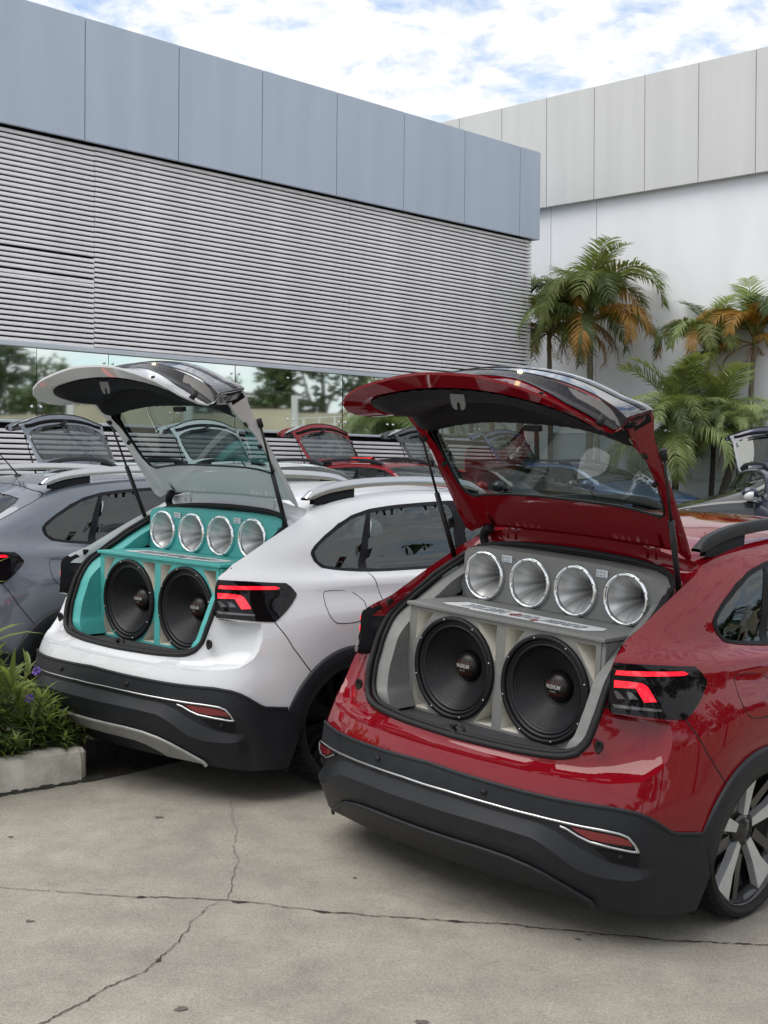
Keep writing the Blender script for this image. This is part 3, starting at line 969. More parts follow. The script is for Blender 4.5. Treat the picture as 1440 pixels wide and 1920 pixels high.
    TR = [(0, .450), (.15, .449), (.3, .447), (.41, .450), (.48, .463), (.522, .488), (.547, .523), (.562, .565), (.572, .62), (.583, .70), (.597, .79), (.615, .85), (.617, .876), (.59, .890), (.5, .902), (.3, .916), (0, .922)]
    tr_loop = TR + mir(TR[::-1])[1:-1]
    GL = [(0, .918), (.3, .912), (.5, .898), (.585, .888), (.612, .90), (.628, .96), (.642, 1.03), (.648, 1.08), (.63, 1.115), (.58, 1.134), (.4, 1.143), (.2, 1.147), (0, 1.148)]
    gl_loop = GL + mir(GL[::-1])[1:-1]
    def depth_in(uv):
        # inner panel depth: deep at the lower box section, shallower round the glass
        v = uv[:, 1]
        d = np.interp(v, [.37, .45, .60, .75, .85, .95, 1.1, 1.25], [.050, .060, .080, .086, .070, .030, .020, .018])
        return -d
    patch('inner_frame', [in_loop, tr_loop, gl_loop], 'paint_red', tg, off=depth_in, step=.035, bstep=.02, org=HINGE, flip=True)
    # rim wall between the outer skin and the inner frame
    o3 = P3(out_loop) - HINGE
    i3 = P3(in_loop, depth_in(np.array(in_loop))) - HINGE
    def resamp(Pl, n=220):
        Pl = np.vstack([Pl, Pl[:1]])
        s = np.r_[0, np.cumsum(np.linalg.norm(np.diff(Pl, axis=0), axis=1))]
        return np.stack([np.interp(np.linspace(0, s[-1], n, endpoint=False), s, Pl[:, k]) for k in range(3)], 1)
    def pair(la, lb, oa, ob, n=6):
        # same number of uv points in both halves would be ideal; pair by normalised index along each half
        A_ = np.array(la)
        B_ = np.array(lb)
        def par(L):
            s = np.r_[0, np.cumsum(np.linalg.norm(np.diff(L, axis=0), axis=1))]
            return s / s[-1]
        t = np.linspace(0, 1, 160)
        a = np.stack([np.interp(t, par(A_), A_[:, k]) for k in (0, 1)], 1)
        b = np.stack([np.interp(t, par(B_), B_[:, k]) for k in (0, 1)], 1)
        return a, b
    a, b = pair(out_half, IN, 0, 0)
    rim = MB()
    for sg in (1, -1):
        aa, bb = a * [sg, 1], b * [sg, 1]
        r0 = P3(aa, skin_off(aa)) - HINGE
        r3 = P3(bb, depth_in(bb)) - HINGE
        nn_ = norm(aa)
        r1 = r0 - nn_ * .008 + (r3 - r0) * .03
        r2 = r1 + (r3 - r1) * .92
        rr = [[tuple(p) for p in r] for r in (r0, r1, r2, r3)]
        if sg > 0:
            rr = rr[::-1]
        rim.loft(rr)
    rm = rim.build('tailgate_rim', ['paint_red', 'black_trim'], tg, sharp=40)
    for p in rm.data.polygons:
        c = p.center
        if abs(c.x) > .56 and -.52 < c.z < -.34 and c.y < -.42:
            p.material_index = 1
    # plastic trim over the lock box
    def trim_off(uv):
        lp_ = np.array(densify(tr_loop, .03))
        d = np.sqrt(((uv[:, None, :] - lp_[None]) ** 2).sum(2)).min(1)
        k = np.clip(d / .06, 0, 1)
        k = k * k * (3 - 2 * k)
        dent = np.exp(-((uv[:, 0] + .26) / .13) ** 2 - ((uv[:, 1] - .70) / .035) ** 2)
        return depth_in(uv) - .004 - .030 * k + .02 * dent
    trm = patch('trim_panel', [tr_loop], 'black_trim', tg, off=trim_off, step=.03, bstep=.02, org=HINGE, flip=True)
    # grab pocket
    gp2 = [(-.40, .742), (-.14, .745), (-.10, .79), (-.20, .815), (-.30, .79)]
    patch('grab_pocket', [gp2], 'seam', trm, off=lambda uv: trim_off(uv) - .003, step=.03, org=HINGE, flip=True)
    # inner glass edge
    ribbon('glass_seal', [p for p in gl_loop] + [gl_loop[0]], 'rubber', tg, w=.008, h=-.003, off=-.022, org=HINGE)
    # lock bracket
    c = P3([(0, .505)], -.070)[0] - HINGE
    mb = MB()
    v = []
    for dy in (0, -.004):
        for x, z in ((-.042, .035), (.042, .035), (.042, -.012), (.034, -.030), (.016, -.040), (.010, -.034), (.010, -.006), (-.004, -.002), (-.010, -.012), (-.010, -.034), (-.020, -.040), (-.036, -.028), (-.042, -.012)):
            v.append((x, dy, z))
    n = len(v) // 2
    mb.add(v, [tuple(range(n)), tuple(range(2 * n - 1, n - 1, -1))] + [(i, i + n, (i + 1) % n + n, (i + 1) % n) for i in range(n)])
    lk = mb.build('lock_bracket', 'zinc_dull', tg, False)
    lk.scale = (.8, .8, .8)
    lk.location = np.array([0, -.066, .646]) - HINGE
    lk.rotation_euler = (R(97), 0, 0)
    # small fittings
    for sg in (1, -1):
        for (uu, vv, dd, rr_, ln, mm, nm) in ((.648, 1.005, .024, .010, .018, 'rubber', 'strut_button'),):
            c = P3([(uu * sg, vv)], -dd)[0] - HINGE
            nn = norm([(uu * sg, vv)])[0]
            MB().tube([c + nn * .006, c - nn * ln], rr_, 12).build(nm, mm, tg)
        c = np.array([.583 * sg, -.020, .700]) - HINGE
        MB().tube([c + [0, -.01, .0], c + [0, .012, -.03]], .013, 12).build('rubber_buffer', 'rubber', tg)
        c = np.array([.383 * sg, -.112, .637]) - HINGE
        MB().tube([c + [0, 0, -.012], c + [0, 0, .004]], .0055, 12).build('bolt_hole', 'seam', tg)
        # small courtesy lamp in the frame
        c = P3([(.662 * sg, .905)], -.046)[0] - HINGE
        nn = norm([(.64 * sg, .905)])[0]
        m_ = MB().tube([c, c - nn * .004], .016, 14).build('courtesy_lamp', 'rubber', tg)
    c = np.array([0, -.137, .640]) - HINGE
    MB().tube([c + [0, 0, -.012], c + [0, 0, .004]], .0055, 12).build('bolt_hole', 'seam', tg)
    pc = P3([(.13, .652)], .004)[0] - HINGE
    MB().box(tuple(pc - [.008, .006, .010]), tuple(pc + [.008, .004, -.001])).build('plate_lamp', 'plate_light', tg, False)
    # centre clip and wiper
    c = P3([(0, .935)], -.040)[0] - HINGE
    MB().box(tuple(c + [-.035, -.01, -.012]), tuple(c + [.035, .012, .012])).build('glass_clip', 'rubber', tg, False)
    wb = np.array([(-.02, .862), (.10, .895), (.24, .905), (.36, .905)])
    P = P3(wb, .030) - HINGE
    mb = MB()
    mb.tube([tuple(p) for p in smooth_line(P, 5)], [.016] * 4 + [.010] * 6 + [.006] * 6, 8)
    mb.tube([tuple(p) for p in P3([(-.02, .902), (.15, .912), (.38, .905)], .016) - HINGE], .007, 6)
    mb.build('rear_wiper', 'rubber', tg)
    tg.rotation_euler = (R(-78), 0, 0)
    # hinges, struts, cable boot
    for sg in (1, -1):
        mb = MB()
        mb.tube([(.343 * sg - .02, .615, 1.262), (.343 * sg - .02, .612, 1.30), (.343 * sg - .018, .60, 1.335)], .007, 8)
        mb.tube([(.343 * sg + .02, .615, 1.262), (.343 * sg + .02, .612, 1.30), (.343 * sg + .018, .60, 1.335)], .007, 8)
        mb.tube([(.343 * sg - .035, .612, 1.30), (.343 * sg + .035, .612, 1.30)], .008, 8)
        mb.build('tailgate_hinge', 'paint_red', car)
        s_ = empty('gas_strut', (0, 0, 0), (0, 0, 0), car)
        MB().tube([(.548 * sg, .490, 1.168), (.565 * sg, .374, 1.44)], .0115, 12).build('cylinder', 'steel_strut', s_)
        mb = MB().tube([(.565 * sg, .374, 1.44), (.578 * sg, .276, 1.675)], .0055, 10)
        mb.build('rod', 'steel_strut', s_)
        MB().tube([(.578 * sg, .284, 1.658), (.578 * sg, .268, 1.695)], .013, 10).build('rod_end', 'rubber', s_)
    mb = MB()
    bp_ = smooth_line([(-.47, .59, 1.235), (-.475, .585, 1.262), (-.455, .575, 1.29), (-.42, .565, 1.305)], 8)
    mb.tube(bp_, [.017 + .003 * (i % 2) for i in range(len(bp_))], 12)
    mb.build('cable_boot', 'rubber', car)
    return car
def kids(o):
    return list(o.children)
def clone(o, parent=None, swap=None, skip=()):
    c = o.copy()
    col.objects.link(c)
    c.parent = parent
    if swap and c.type == 'MESH':
        for s in c.material_slots:
            if s.material and s.material.name in swap:
                new = M[swap[s.material.name]]
                s.link = 'OBJECT'
                s.material = new
    for ch in kids(o):
        if ch.name.split('.')[0] in skip:
            continue
        clone(ch, c, swap, skip)
    return c
def place(car, x, y, z, yaw, pitch=0, roll=0):
    car.location = (x, y, z)
    car.rotation_euler = (R(pitch), R(roll), R(yaw))
    return car

# ------------------------------------------------------------------ ground
SK = [-60, -20, -14, -7, -4, -2.1, 0, 2, 5, 9, 60]
SV = [0, 0, -.008, -.012, -.014, -.031, -.0727, -.0727, -.03, 0, 0]
_s = np.linspace(-60, 60, 2401)
_z = np.cumsum(np.interp(_s, SK, SV)) * (_s[1] - _s[0])
_z -= np.interp(0, _s, _z)
def gz(x, y):
    s = (np.asarray(x) - .2893) * .718 + (np.asarray(y) - 5.0838) * -.696
    return np.interp(s, _s, _z)
def concrete():
    m = mat('concrete', (.25, .235, .205), .8, spec=.3)
    t = m.node_tree
    b = bsdf(m)
    tc = nd(t, 'ShaderNodeTexCoord')
    def noise(sc, det, rough=.5, dist=0.):
        n = nd(t, 'ShaderNodeTexNoise')
        n.inputs['Scale'].default_value = sc
        n.inputs['Detail'].default_value = det
        n.inputs['Roughness'].default_value = rough
        n.inputs['Distortion'].default_value = dist
        t.links.new(tc.outputs['Object'], n.inputs['Vector'])
        return n.outputs['Fac']
    def ramp(f, *st):
        r = nd(t, 'ShaderNodeValToRGB')
        el = r.color_ramp.elements
        while len(el) < len(st):
            el.new(.5)
        for e, (p, c) in zip(el, st):
            e.position = p
            e.color = (*c, 1) if len(c) == 3 else c
        t.links.new(f, r.inputs[0])
        return r.outputs[0]
    def mix(a, bb, f, mode='MIX', k=None):
        n = nd(t, 'ShaderNodeMix', data_type='RGBA', blend_type=mode)
        if k is not None:
            n.inputs['Factor'].default_value = k
        else:
            t.links.new(f, n.inputs['Factor'])
        t.links.new(a, n.inputs['A'])
        if isinstance(bb, tuple):
            n.inputs['B'].default_value = (*bb, 1)
        else:
            t.links.new(bb, n.inputs['B'])
        return n.outputs['Result']
    big = ramp(noise(.55, 5, .6, .4), (.32, (.222, .207, .178)), (.5, (.272, .253, .216)), (.68, (.325, .302, .254)))
    mid = ramp(noise(5, 6, .65), (.3, (.80, .80, .80)), (.7, (1.12, 1.12, 1.12)))
    c = mix(big, mid, None, 'MULTIPLY', 1.)
    grain = ramp(noise(120, 4, .75), (.32, (.66, .66, .66)), (.5, (1, 1, 1)), (.68, (1.3, 1.3, 1.3)))
    c = mix(c, grain, None, 'MULTIPLY', .9)
    v = nd(t, 'ShaderNodeTexVoronoi')
    v.inputs['Scale'].default_value = 95
    v.inputs['Randomness'].default_value = 1
    t.links.new(tc.outputs['Object'], v.inputs['Vector'])
    peb = ramp(v.outputs['Distance'], (.10, (1, 1, 1)), (.24, (0, 0, 0)))
    pick = ramp(v.outputs['Color'], (.60, (0, 0, 0)), (.72, (1, 1, 1)))
    pm = mix(peb, pick, None, 'MULTIPLY', 1.)
    pcol = ramp(v.outputs['Color'], (.6, (.10, .098, .092)), (.75, (.12, .115, .105)), (.9, (.36, .34, .30)))
    c = mix(c, pcol, pm)
    st = ramp(noise(1.7, 7, .7, .8), (.60, (0, 0, 0)), (.74, (.5, .5, .5)))
    c = mix(c, (.150, .138, .118), st)
    t.links.new(c, b.inputs['Base Color'])
    bp = nd(t, 'ShaderNodeBump')
    bp.inputs['Strength'].default_value = .55
    bp.inputs['Distance'].default_value = .004
    hsum = nd(t, 'ShaderNodeMath', operation='ADD')
    t.links.new(noise(190, 3, .7), hsum.inputs[0])
    t.links.new(noise(38, 4, .6), hsum.inputs[1])
    t.links.new(hsum.outputs[0], bp.inputs['Height'])
    t.links.new(bp.outputs[0], b.inputs['Normal'])
    return m
concrete()
def ground_sheet():
    xs = np.unique(np.round(np.r_[-300, -150, -80, np.arange(-50, -6, 4), np.arange(-6, 6, .25), np.arange(6, 50, 4), 80, 150, 300], 3))
    ys = np.unique(np.round(np.r_[-300, -150, -80, np.arange(-50, 0, 4), np.arange(0, 12, .25), np.arange(12, 60, 4), 80, 150, 300], 3))
    X, Y = np.meshgrid(xs, ys)
    Z = gz(X, Y)
    v = np.stack([X.ravel(), Y.ravel(), Z.ravel()], 1)
    nx = len(xs)
    f = [(j * nx + i, j * nx + i + 1, (j + 1) * nx + i + 1, (j + 1) * nx + i) for j in range(len(ys) - 1) for i in range(nx - 1)]
    return structure(obj('ground', v, f, 'concrete'))
ground = ground_sheet()
mat('crack_dark', (.030, .027, .023), .95)
mat('stain_dark', (.10, .092, .08), .9)
def crack(line, w0, w1, seed, parent=ground, blobs=()):
    rnd = random.Random(seed)
    L = np.array(densify(line, .018, False))
    n = len(L)
    T = np.gradient(L, axis=0)
    T /= np.linalg.norm(T, axis=1, keepdims=True)
    S_ = np.stack([-T[:, 1], T[:, 0]], 1)
    jit = np.zeros(n)
    a = 0
    for i in range(n):
        a = a * .75 + rnd.uniform(-.006, .006)
        jit[i] = a
    v, f = [], []
    for i in range(n):
        k = i / (n - 1)
        w = (w0 + (w1 - w0) * k) * rnd.uniform(.35, 1.25)
        for q in blobs:
            w += .016 * math.exp(-((k - q) / .006) ** 2)
        c = L[i] + S_[i] * jit[i]
        for sgn in (-1, 1):
            p = c + S_[i] * sgn * w * .5
            v.append((p[0], p[1], gz(p[0], p[1]) + .0035))
    f = [(2 * i, 2 * i + 2, 2 * i + 3, 2 * i + 1) for i in range(n - 1)]
    f = [q[::-1] for q in f]
    # chipped edges
    for i in range(2, n - 2, 5):
        if rnd.random() < .55:
            sgn = rnd.choice((-1, 1))
            c = L[i] + S_[i] * (jit[i] + sgn * (w0 + w1) * .35)
            r_ = rnd.uniform(.25, .8) * (w0 + w1) * .5
            q = [c + T[i] * r_ * 1.6, c + S_[i] * sgn * r_, c - T[i] * r_ * 1.3, c - S_[i] * sgn * r_ * .6]
            b0 = len(v)
            v += [(p[0], p[1], gz(p[0], p[1]) + .0032) for p in q]
            f.append((b0, b0 + 1, b0 + 2, b0 + 3) if sgn > 0 else (b0 + 3, b0 + 2, b0 + 1, b0))
    return obj('crack', v, f, 'crack_dark', parent, False)
crack([(-1.508, 4.899), (-1.388, 4.883), (-1.191, 4.866), (-.871, 4.849), (-.728, 4.85), (-.574, 4.843)], .002, .007, 1, blobs=(.68, .99))
crack([(-.574, 4.843), (-.42, 4.831), (-.303, 4.795), (-.057, 4.778), (.15, 4.751), (.432, 4.75), (.708, 4.715), (.999, 4.683), (1.131, 4.69), (1.336, 4.693), (1.447, 4.694), (2.2, 4.66)], .006, .009, 2, blobs=(.02, .13, .3))
crack([(-.564, 4.844), (-.566, 4.979), (-.566, 5.122), (-.568, 5.274), (-.607, 5.5), (-.619, 5.713), (-.693, 6.107), (-.765, 6.373)], .0028, .001, 3)
crack([(-.574, 4.843), (-.635, 4.733), (-.672, 4.536), (-.706, 4.355), (-.752, 4.226), (-.828, 4.101), (-.895, 3.966), (-.973, 3.838), (-1.021, 3.736), (-1.2, 3.4)], .003, .006, 4, blobs=(.35,))
def spot(x, y, r, seed):
    rnd = random.Random(seed)
    n = 14
    v = [(x, y, float(gz(x, y)) + .003)]
    for k in range(n):
        t = 2 * math.pi * k / n
        q = r * rnd.uniform(.5, 1.2)
        p = (x + q * 1.3 * math.cos(t), y + q * math.sin(t))
        v.append((p[0], p[1], float(gz(*p)) + .003))
    return obj('stain', v, [(0, 1 + k, 1 + (k + 1) % n) for k in range(n)], 'stain_dark', ground, False)
for i, (x, y, r) in enumerate([(-.967, 5.803, .016), (-1.509, 5.469, .011), (-1.202, 4.577, .012), (-.112, 5.141, .008), (.715, 4.697, .010), (-.598, 3.972, .016), (.11, 3.969, .017), (.668, 4.654, .012)]):
    spot(x, y, r, i)

# ------------------------------------------------------------------ cars
master = build_car()
RED = dict(x=.2893, y=5.0838, z=0, yaw=-44.128, pitch=.0436, roll=4.1646)
WHT = dict(x=-1.2248, y=6.5296, z=.1294, yaw=-42.8136, pitch=-.1605, roll=1.7773)
place(master, **RED)
tag(master, 'lowered dark red hatchback with raised tailgate, nearest car on the right', 'car')
def swapmap(p):
    return {'paint_red': p}
white = clone(master, None, swapmap('paint_white'))
place(white, **WHT)
tag(white, 'white hatchback with raised tailgate showing a teal speaker cabinet', 'car')
for o in white.children_recursive:
    nm = o.name.split('.')[0]
    if nm == 'wheel':
        o.location.z -= .022
    if nm == 'roof_rail':
        o.material_slots[0].link = 'OBJECT'
        o.material_slots[0].material = M['satin_chrome']
    if nm in ('skid_plate', 'skid_lip'):
        o.material_slots[0].link = 'OBJECT'
        o.material_slots[0].material = M['skid_silver']
    if nm in ('spokes', 'rim'):
        o.material_slots[0].link = 'OBJECT'
        o.material_slots[0].material = M['wheel_black']
# grey neighbour, tailgate shut
grey = clone(white, None, {'paint_white': 'paint_grey', 'glass_side': 'glass_dark', 'glass_clear': 'glass_dark'}, skip=('gas_strut', 'cable_boot'))
place(grey, -2.8226, 7.8738, .172, -42.5, 0, 1.0)
tag(grey, 'blue-grey hatchback with closed tailgate beside the white car', 'car')
for o in list(grey.children):
    if o.name.split('.')[0] == 'tailgate':
        o.rotation_euler = (0, 0, 0)
def swap_all(root, sw):
    for o in [root] + list(root.children_recursive):
        if o.type == 'MESH':
            for s in o.material_slots:
                if s.material and s.material.name in sw:
                    new = M[sw[s.material.name]]
                    s.link = 'OBJECT'
                    s.material = new
for o in grey.children_recursive:
    if o.name.split('.')[0] == 'roof_rail':
        o.material_slots[0].link = 'OBJECT'
        o.material_slots[0].material = M['satin_chrome']
BACK = [(-4.085, 16.95, 'paint_grey', 'grey-blue hatchback with raised tailgate backed up to the slatted wall, leftmost of its row'),
        (-2.60, 19.05, 'paint_lightblue', 'pale hatchback backed up to the slatted wall, seen through the white car\'s rear glass'),
        (-1.10, 21.2, 'paint_red', 'dark red hatchback with raised tailgate backed up to the slatted wall'),
        (.47, 22.9, 'paint_dark', 'black hatchback with raised tailgate between red and blue ones by the slatted wall'),
        (2.04, 24.6, 'paint_blue', 'blue hatchback with raised tailgate, seen through the red car\'s rear glass')]
for x, y, p, lab in BACK:
    c = clone(master, None, {'paint_red': p, 'glass_clear': 'glass_side'})
    place(c, x, y, float(gz(x, y)) + .01, -134)
    tag(c, lab, 'car', 'cars backed up to the slatted wall')
    if p == 'paint_red':
        bg_red = c
# far right: blue hatchback and a black saloon-like one in front of it
c = clone(master, None, {'paint_red': 'paint_navy', 'glass_clear': 'glass_dark'})
place(c, 5.86, 21.0, float(gz(5.86, 21.0)) + .01, 180)
tag(c, 'dark blue hatchback with raised tailgate at the right edge below the palms', 'car')
c = clone(master, None, swapmap('paint_dark'))
place(c, 7.7, 18.6, float(gz(7.7, 18.6)) + .01, 75)
c.children
for ch in c.children:
    if ch.name.split('.')[0] == 'tailgate':
        ch.rotation_euler = (0, 0, 0)
for o in c.children_recursive:
    if o.name.split('.')[0] == 'housing':
        o.material_slots[0].link = 'OBJECT'
        o.material_slots[0].material = M['paint_white']
tag(c, 'black car with a white mirror cap at the right edge', 'car')

# ------------------------------------------------------------------ speaker cabinets
def horn_material():
    m = M['horn_metal']
    t = m.node_tree
    b = bsdf(m)
    tc = nd(t, 'ShaderNodeTexCoord')
    mp = nd(t, 'ShaderNodeMapping')
    mp.inputs['Rotation'].default_value = (R(90), 0, 0)
    t.links.new(tc.outputs['Object'], mp.inputs[0])
    g = nd(t, 'ShaderNodeTexGradient', gradient_type='RADIAL')
    t.links.new(mp.outputs[0], g.inputs[0])
    n = nd(t, 'ShaderNodeTexNoise', noise_dimensions='1D')
    n.inputs['Scale'].default_value = 1
    mu = nd(t, 'ShaderNodeMath', operation='MULTIPLY')
    mu.inputs[1].default_value = 15
    t.links.new(g.outputs['Fac'], mu.inputs[0])
    t.links.new(mu.outputs[0], n.inputs['W'])
    n.inputs['Detail'].default_value = 3
    r = nd(t, 'ShaderNodeValToRGB')
    r.color_ramp.elements[0].position = .3
    r.color_ramp.elements[0].color = (.36, .36, .36, 1)
    r.color_ramp.elements[1].position = .75
    r.color_ramp.elements[1].color = (.70, .70, .70, 1)
    t.links.new(n.outputs['Fac'], r.inputs[0])
    t.links.new(r.outputs[0], b.inputs['Base Color'])
    bp = nd(t, 'ShaderNodeBump')
    bp.inputs['Strength'].default_value = .12
    bp.inputs['Distance'].default_value = .01
    t.links.new(n.outputs['Fac'], bp.inputs['Height'])
    t.links.new(bp.outputs[0], b.inputs['Normal'])
horn_material()
def text_mesh(body, size, shear=0., bold=0., spacing=1.):
    cu = bpy.data.curves.new('lettering', 'FONT')
    cu.body = body
    cu.size = size
    cu.shear = shear
    cu.offset = bold
    cu.align_x = 'CENTER'
    cu.align_y = 'CENTER'
    cu.space_character = spacing
    cu.resolution_u = 3
    o = bpy.data.objects.new('lettering', cu)
    col.objects.link(o)
    dg = bpy.context.evaluated_depsgraph_get()
    me = o.evaluated_get(dg).to_mesh()
    v = [tuple(p.co) for p in me.vertices]
    f = [tuple(p.vertices) for p in me.polygons]
    o.evaluated_get(dg).to_mesh_clear()
    bpy.data.objects.remove(o)
    bpy.data.curves.remove(cu)
    return v, f
BASE = np.array([0, .30, .58])
def plate2d(loops, y0, y1, step=.06, bstep=.03):
    """flat board in the x-z plane between y0 (rear) and y1"""
    uv, f = fill(loops, step, bstep)
    n = len(uv)
    v = [(p[0], y0, p[1]) for p in uv] + [(p[0], y1, p[1]) for p in uv]
    e = {}
    for q in f:
        for a, b in zip(q, q[1:] + q[:1]):
            e[(a, b)] = 1
    side = [(b, a, a + n, b + n) for (a, b) in e if (b, a) not in e]
    # faces were counter-clockwise in x,z: seen from -y that is outward
    return [tuple(np.array(p) - BASE) for p in v], list(f) + [tuple(i + n for i in q[::-1]) for q in f] + side
def circ(cx, cz, r, n=40):
    return [(cx + r * math.cos(2 * math.pi * k / n), cz + r * math.sin(2 * math.pi * k / n)) for k in range(n)]
LOGO = text_mesh('MAGNUM', .021, .0, .0008, 1.0)
LOGO2 = text_mesh('POWER', .009, 0, 0, 1.1)
def cabinet(carpose, board, label):
    root = empty('speaker_cabinet')
    mw = Matrix.Translation((carpose['x'], carpose['y'], carpose['z'])) @ Matrix.Rotation(R(carpose['yaw']), 4, 'Z') @ Matrix.Rotation(R(carpose['roll']), 4, 'Y') @ Matrix.Rotation(R(carpose['pitch']), 4, 'X')
    root.matrix_world = mw @ Matrix.Translation(Vector(BASE))
    tag(root, label, 'speaker cabinet', 'speaker cabinets in open tailgates')
    def sub(mb):
        mb.v = [tuple(np.array(p) - BASE) for p in mb.v]
        return mb
    tri = []
    for c0, c1 in ((-.445, -.012), (.012, .445)):
        tri.append([(c0 + .010, .988), (c0 + .010, .868), (c0 + .098, .988)])
        tri.append([(c1 - .010, .988), (c1 - .118, .988), (c1 - .010, .845)] if c1 < 0 else [(c1 - .010, .985), (c1 - .105, .985), (c1 - .010, .850)])
        tri.append([(c0 + .010, .597), (c0 + .010, .712), (c0 + .10, .597)])
        tri.append([(c1 - .010, .597), (c1 - .010, .712), (c1 - .10, .597)])
    WC = ((-.222, .788), (.222, .788))
    outl = [(-.457, .583), (.457, .583), (.457, 1.003), (-.457, 1.003)]
    v, f = plate2d([outl] + [circ(x, z, .188) for x, z in WC] + tri, .150, .168)
    bd = obj('front_board', v, f, board, root, False)
    for t_ in tri:
        mb = MB()
        cx = sum(p[0] for p in t_) / 3
        cz = sum(p[1] for p in t_) / 3
        fr = [(p[0], .151, p[1]) for p in t_]
        bk = [(p[0] + (cx - p[0]) * .25, .29, p[1] + (cz - p[1]) * .25) for p in t_]
        mb.loft([fr, bk], True)
        mb.add(bk, [(0, 1, 2)])
        sub(mb).build('port', 'port_cream', root, False)
    # carcass
    def board_box(name, a, b, bev=.003):
        o = sub(MB().box(a, b)).build(name, board, root, False)
        bevel(o, bev, 2)
        return o
    board_box('side_board', (-.475, .152, .583), (-.457, .47, 1.0))
    board_box('side_board', (.457, .152, .583), (.475, .47, 1.0))
    sh = board_box('shelf', (-.480, .135, 1.0035), (.480, .475, 1.018))
    # decal on the shelf
    zs = 1.0192
    dl = MB()
    pl = [(-.375, .232), (-.33, .212), (-.22, .214), (-.20, .196), (.10, .200), (.12, .192), (.335, .206), (.375, .270), (.36, .322), (-.15, .330), (-.33, .335)]
    dl.add([(x, y, zs) for x, y in pl], [tuple(range(len(pl)))])
    dec = sub(dl).build('decal', 'sticker_white', sh, False)
    dk = MB().add([(-.41, .262, zs - .0006), (-.33, .338, zs - .0006), (-.18, .345, zs - .0006), (-.36, .318, zs - .0006)], [(0, 3, 2, 1)])
    sub(dk).build('decal_shadow', 'sticker_dark', sh, False)
    letters = MB()
    under = MB()
    for txt, cx, cy, sz in (('TROPA', -.185, .268, .095), ('DO', .03, .262, .075), ('PESADO', .205, .262, .072)):
        for bold, dest, dz in ((.0045, under, .0006), (.0, letters, .0012)):
            tv, tf = text_mesh(txt, sz, .25, bold, .95)
            dest.add([(x * .72 + cx, y * 1.05 + cy, zs + dz) for x, y, z in tv], tf)
    sub(under).build('decal_outline', 'sticker_dark', sh, False)
    sub(letters).build('decal_lettering', 'led_board', sh, False)
    rd = MB()
    rd.add([(-.055, .255, zs + .0009), (-.02, .225, zs + .0009), (.0, .262, zs + .0009), (-.02, .30, zs + .0009), (-.04, .275, zs + .0009)], [(0, 1, 2, 3, 4)])
    rd.add([(.075, .215, zs + .0009), (.105, .200, zs + .0009), (.11, .235, zs + .0009), (.09, .25, zs + .0009)], [(0, 1, 2, 3)])
    sub(rd).build('decal_flash', 'sticker_red', sh, False)
    # horn board
    HC = [(-.347, 1.118), (-.112, 1.118), (.112, 1.118), (.347, 1.118)]
    hb = [(-.463, 1.019), (.475, 1.019), (.52, 1.10), (.515, 1.185), (.47, 1.212), (.40, 1.226), (.2, 1.234), (-.2, 1.236), (-.40, 1.232), (-.45, 1.218), (-.463, 1.20)]
    v, f = plate2d([hb] + [circ(x, z, .090, 32) for x, z in HC], .455, .475)
    obj('horn_board', v, f, board, root, False)
    tb = MB()
    top = [(-.463, 1.20), (-.45, 1.2182), (-.40, 1.2322), (-.2, 1.2362), (.2, 1.2342), (.40, 1.2262), (.47, 1.2122), (.515, 1.185)]
    tb.loft([[(x, y, z) for x, z in top] for y in (.4552, .62)])
    sub(tb).build('top_board', board, root, False)
    for x, z in HC:
        h = empty('horn', tuple(np.array([x, .455, z]) - BASE), (0, 0, 0), root)
        fl = MB().lathe([(.1015, .0), (.1025, -.006), (.1005, -.013), (.095, -.017), (.090, -.016), (.0865, -.010), (.0855, 0.0), (.086, .012)], 56, 'y')
        fl.f = [q[::-1] for q in fl.f]
        fl.build('flange', 'chrome', h)
        pr = [(.0885 - .066 * (1 - math.exp(-3.2 * k / 14)) / (1 - math.exp(-3.2)), -.004 + .20 * k / 14) for k in range(15)] + [(.001, .20)]
        fl = MB().lathe(pr, 56, 'y')
        fl.build('flare', 'horn_metal', h)
        bt = MB()
        for k in range(8):
            t = 2 * math.pi * (k + .5) / 8
            bt.tube([(.094 * math.cos(t), -.014, .094 * math.sin(t)), (.094 * math.cos(t), -.0195, .094 * math.sin(t))], .0038, 8)
        bt.build('bolts', 'bolt', h)['kind'] = 'stuff'
    for x in (-.229, .235):
        lb = empty('led_module', tuple(np.array([x, .4545, 1.200]) - BASE), (0, 0, 0), root)
        mb = MB().box((-.030, -.006, -.014), (.022, 0, .014))
        bevel(mb.build('led_plate', 'led_board', lb, False), .002)
        mb = MB()
        for i in range(3):
            for j in (-.006, .006):
                mb.lathe([(.0042, 0), (.003, -.003), (.0002, -.0045)], 10, 'y', (-.021 + i * .014, -.006, j))
        mb.build('led_lens', 'logo_white', lb)
        mb = MB()
        for j in (-.008, .008):
            mb.tube([(.022, -.002, j), (.036, -.002, j)], .0022, 6)
        mb.build('led_wire', 'bolt', lb)
    # woofers
    for x, z in WC:
        w = empty('woofer', tuple(np.array([x, .150, z]) - BASE), (0, 0, 0), root)
        mb = MB().lathe([(.2015, .0), (.2025, -.006), (.201, -.013), (.196, -.016), (.187, -.016), (.183, -.010), (.182, .002)], 80, 'y')
        mb.f = [q[::-1] for q in mb.f]
        mb.build('frame_ring', 'woofer_ring', w)
        pr = [(.184, .004), (.181, -.004), (.177, -.006), (.173, -.003), (.170, .003), (.166, -.001), (.162, -.002), (.158, .003), (.154, .006)]
        for k in range(1, 57):
            r_ = .154 - .098 * k / 56
            pr.append((r_, .006 + .088 * (k / 56) ** .85 + (.0028 if k % 4 == 1 else (.0014 if k % 4 == 2 else 0))))
        mb = MB().lathe(pr, 88, 'y')
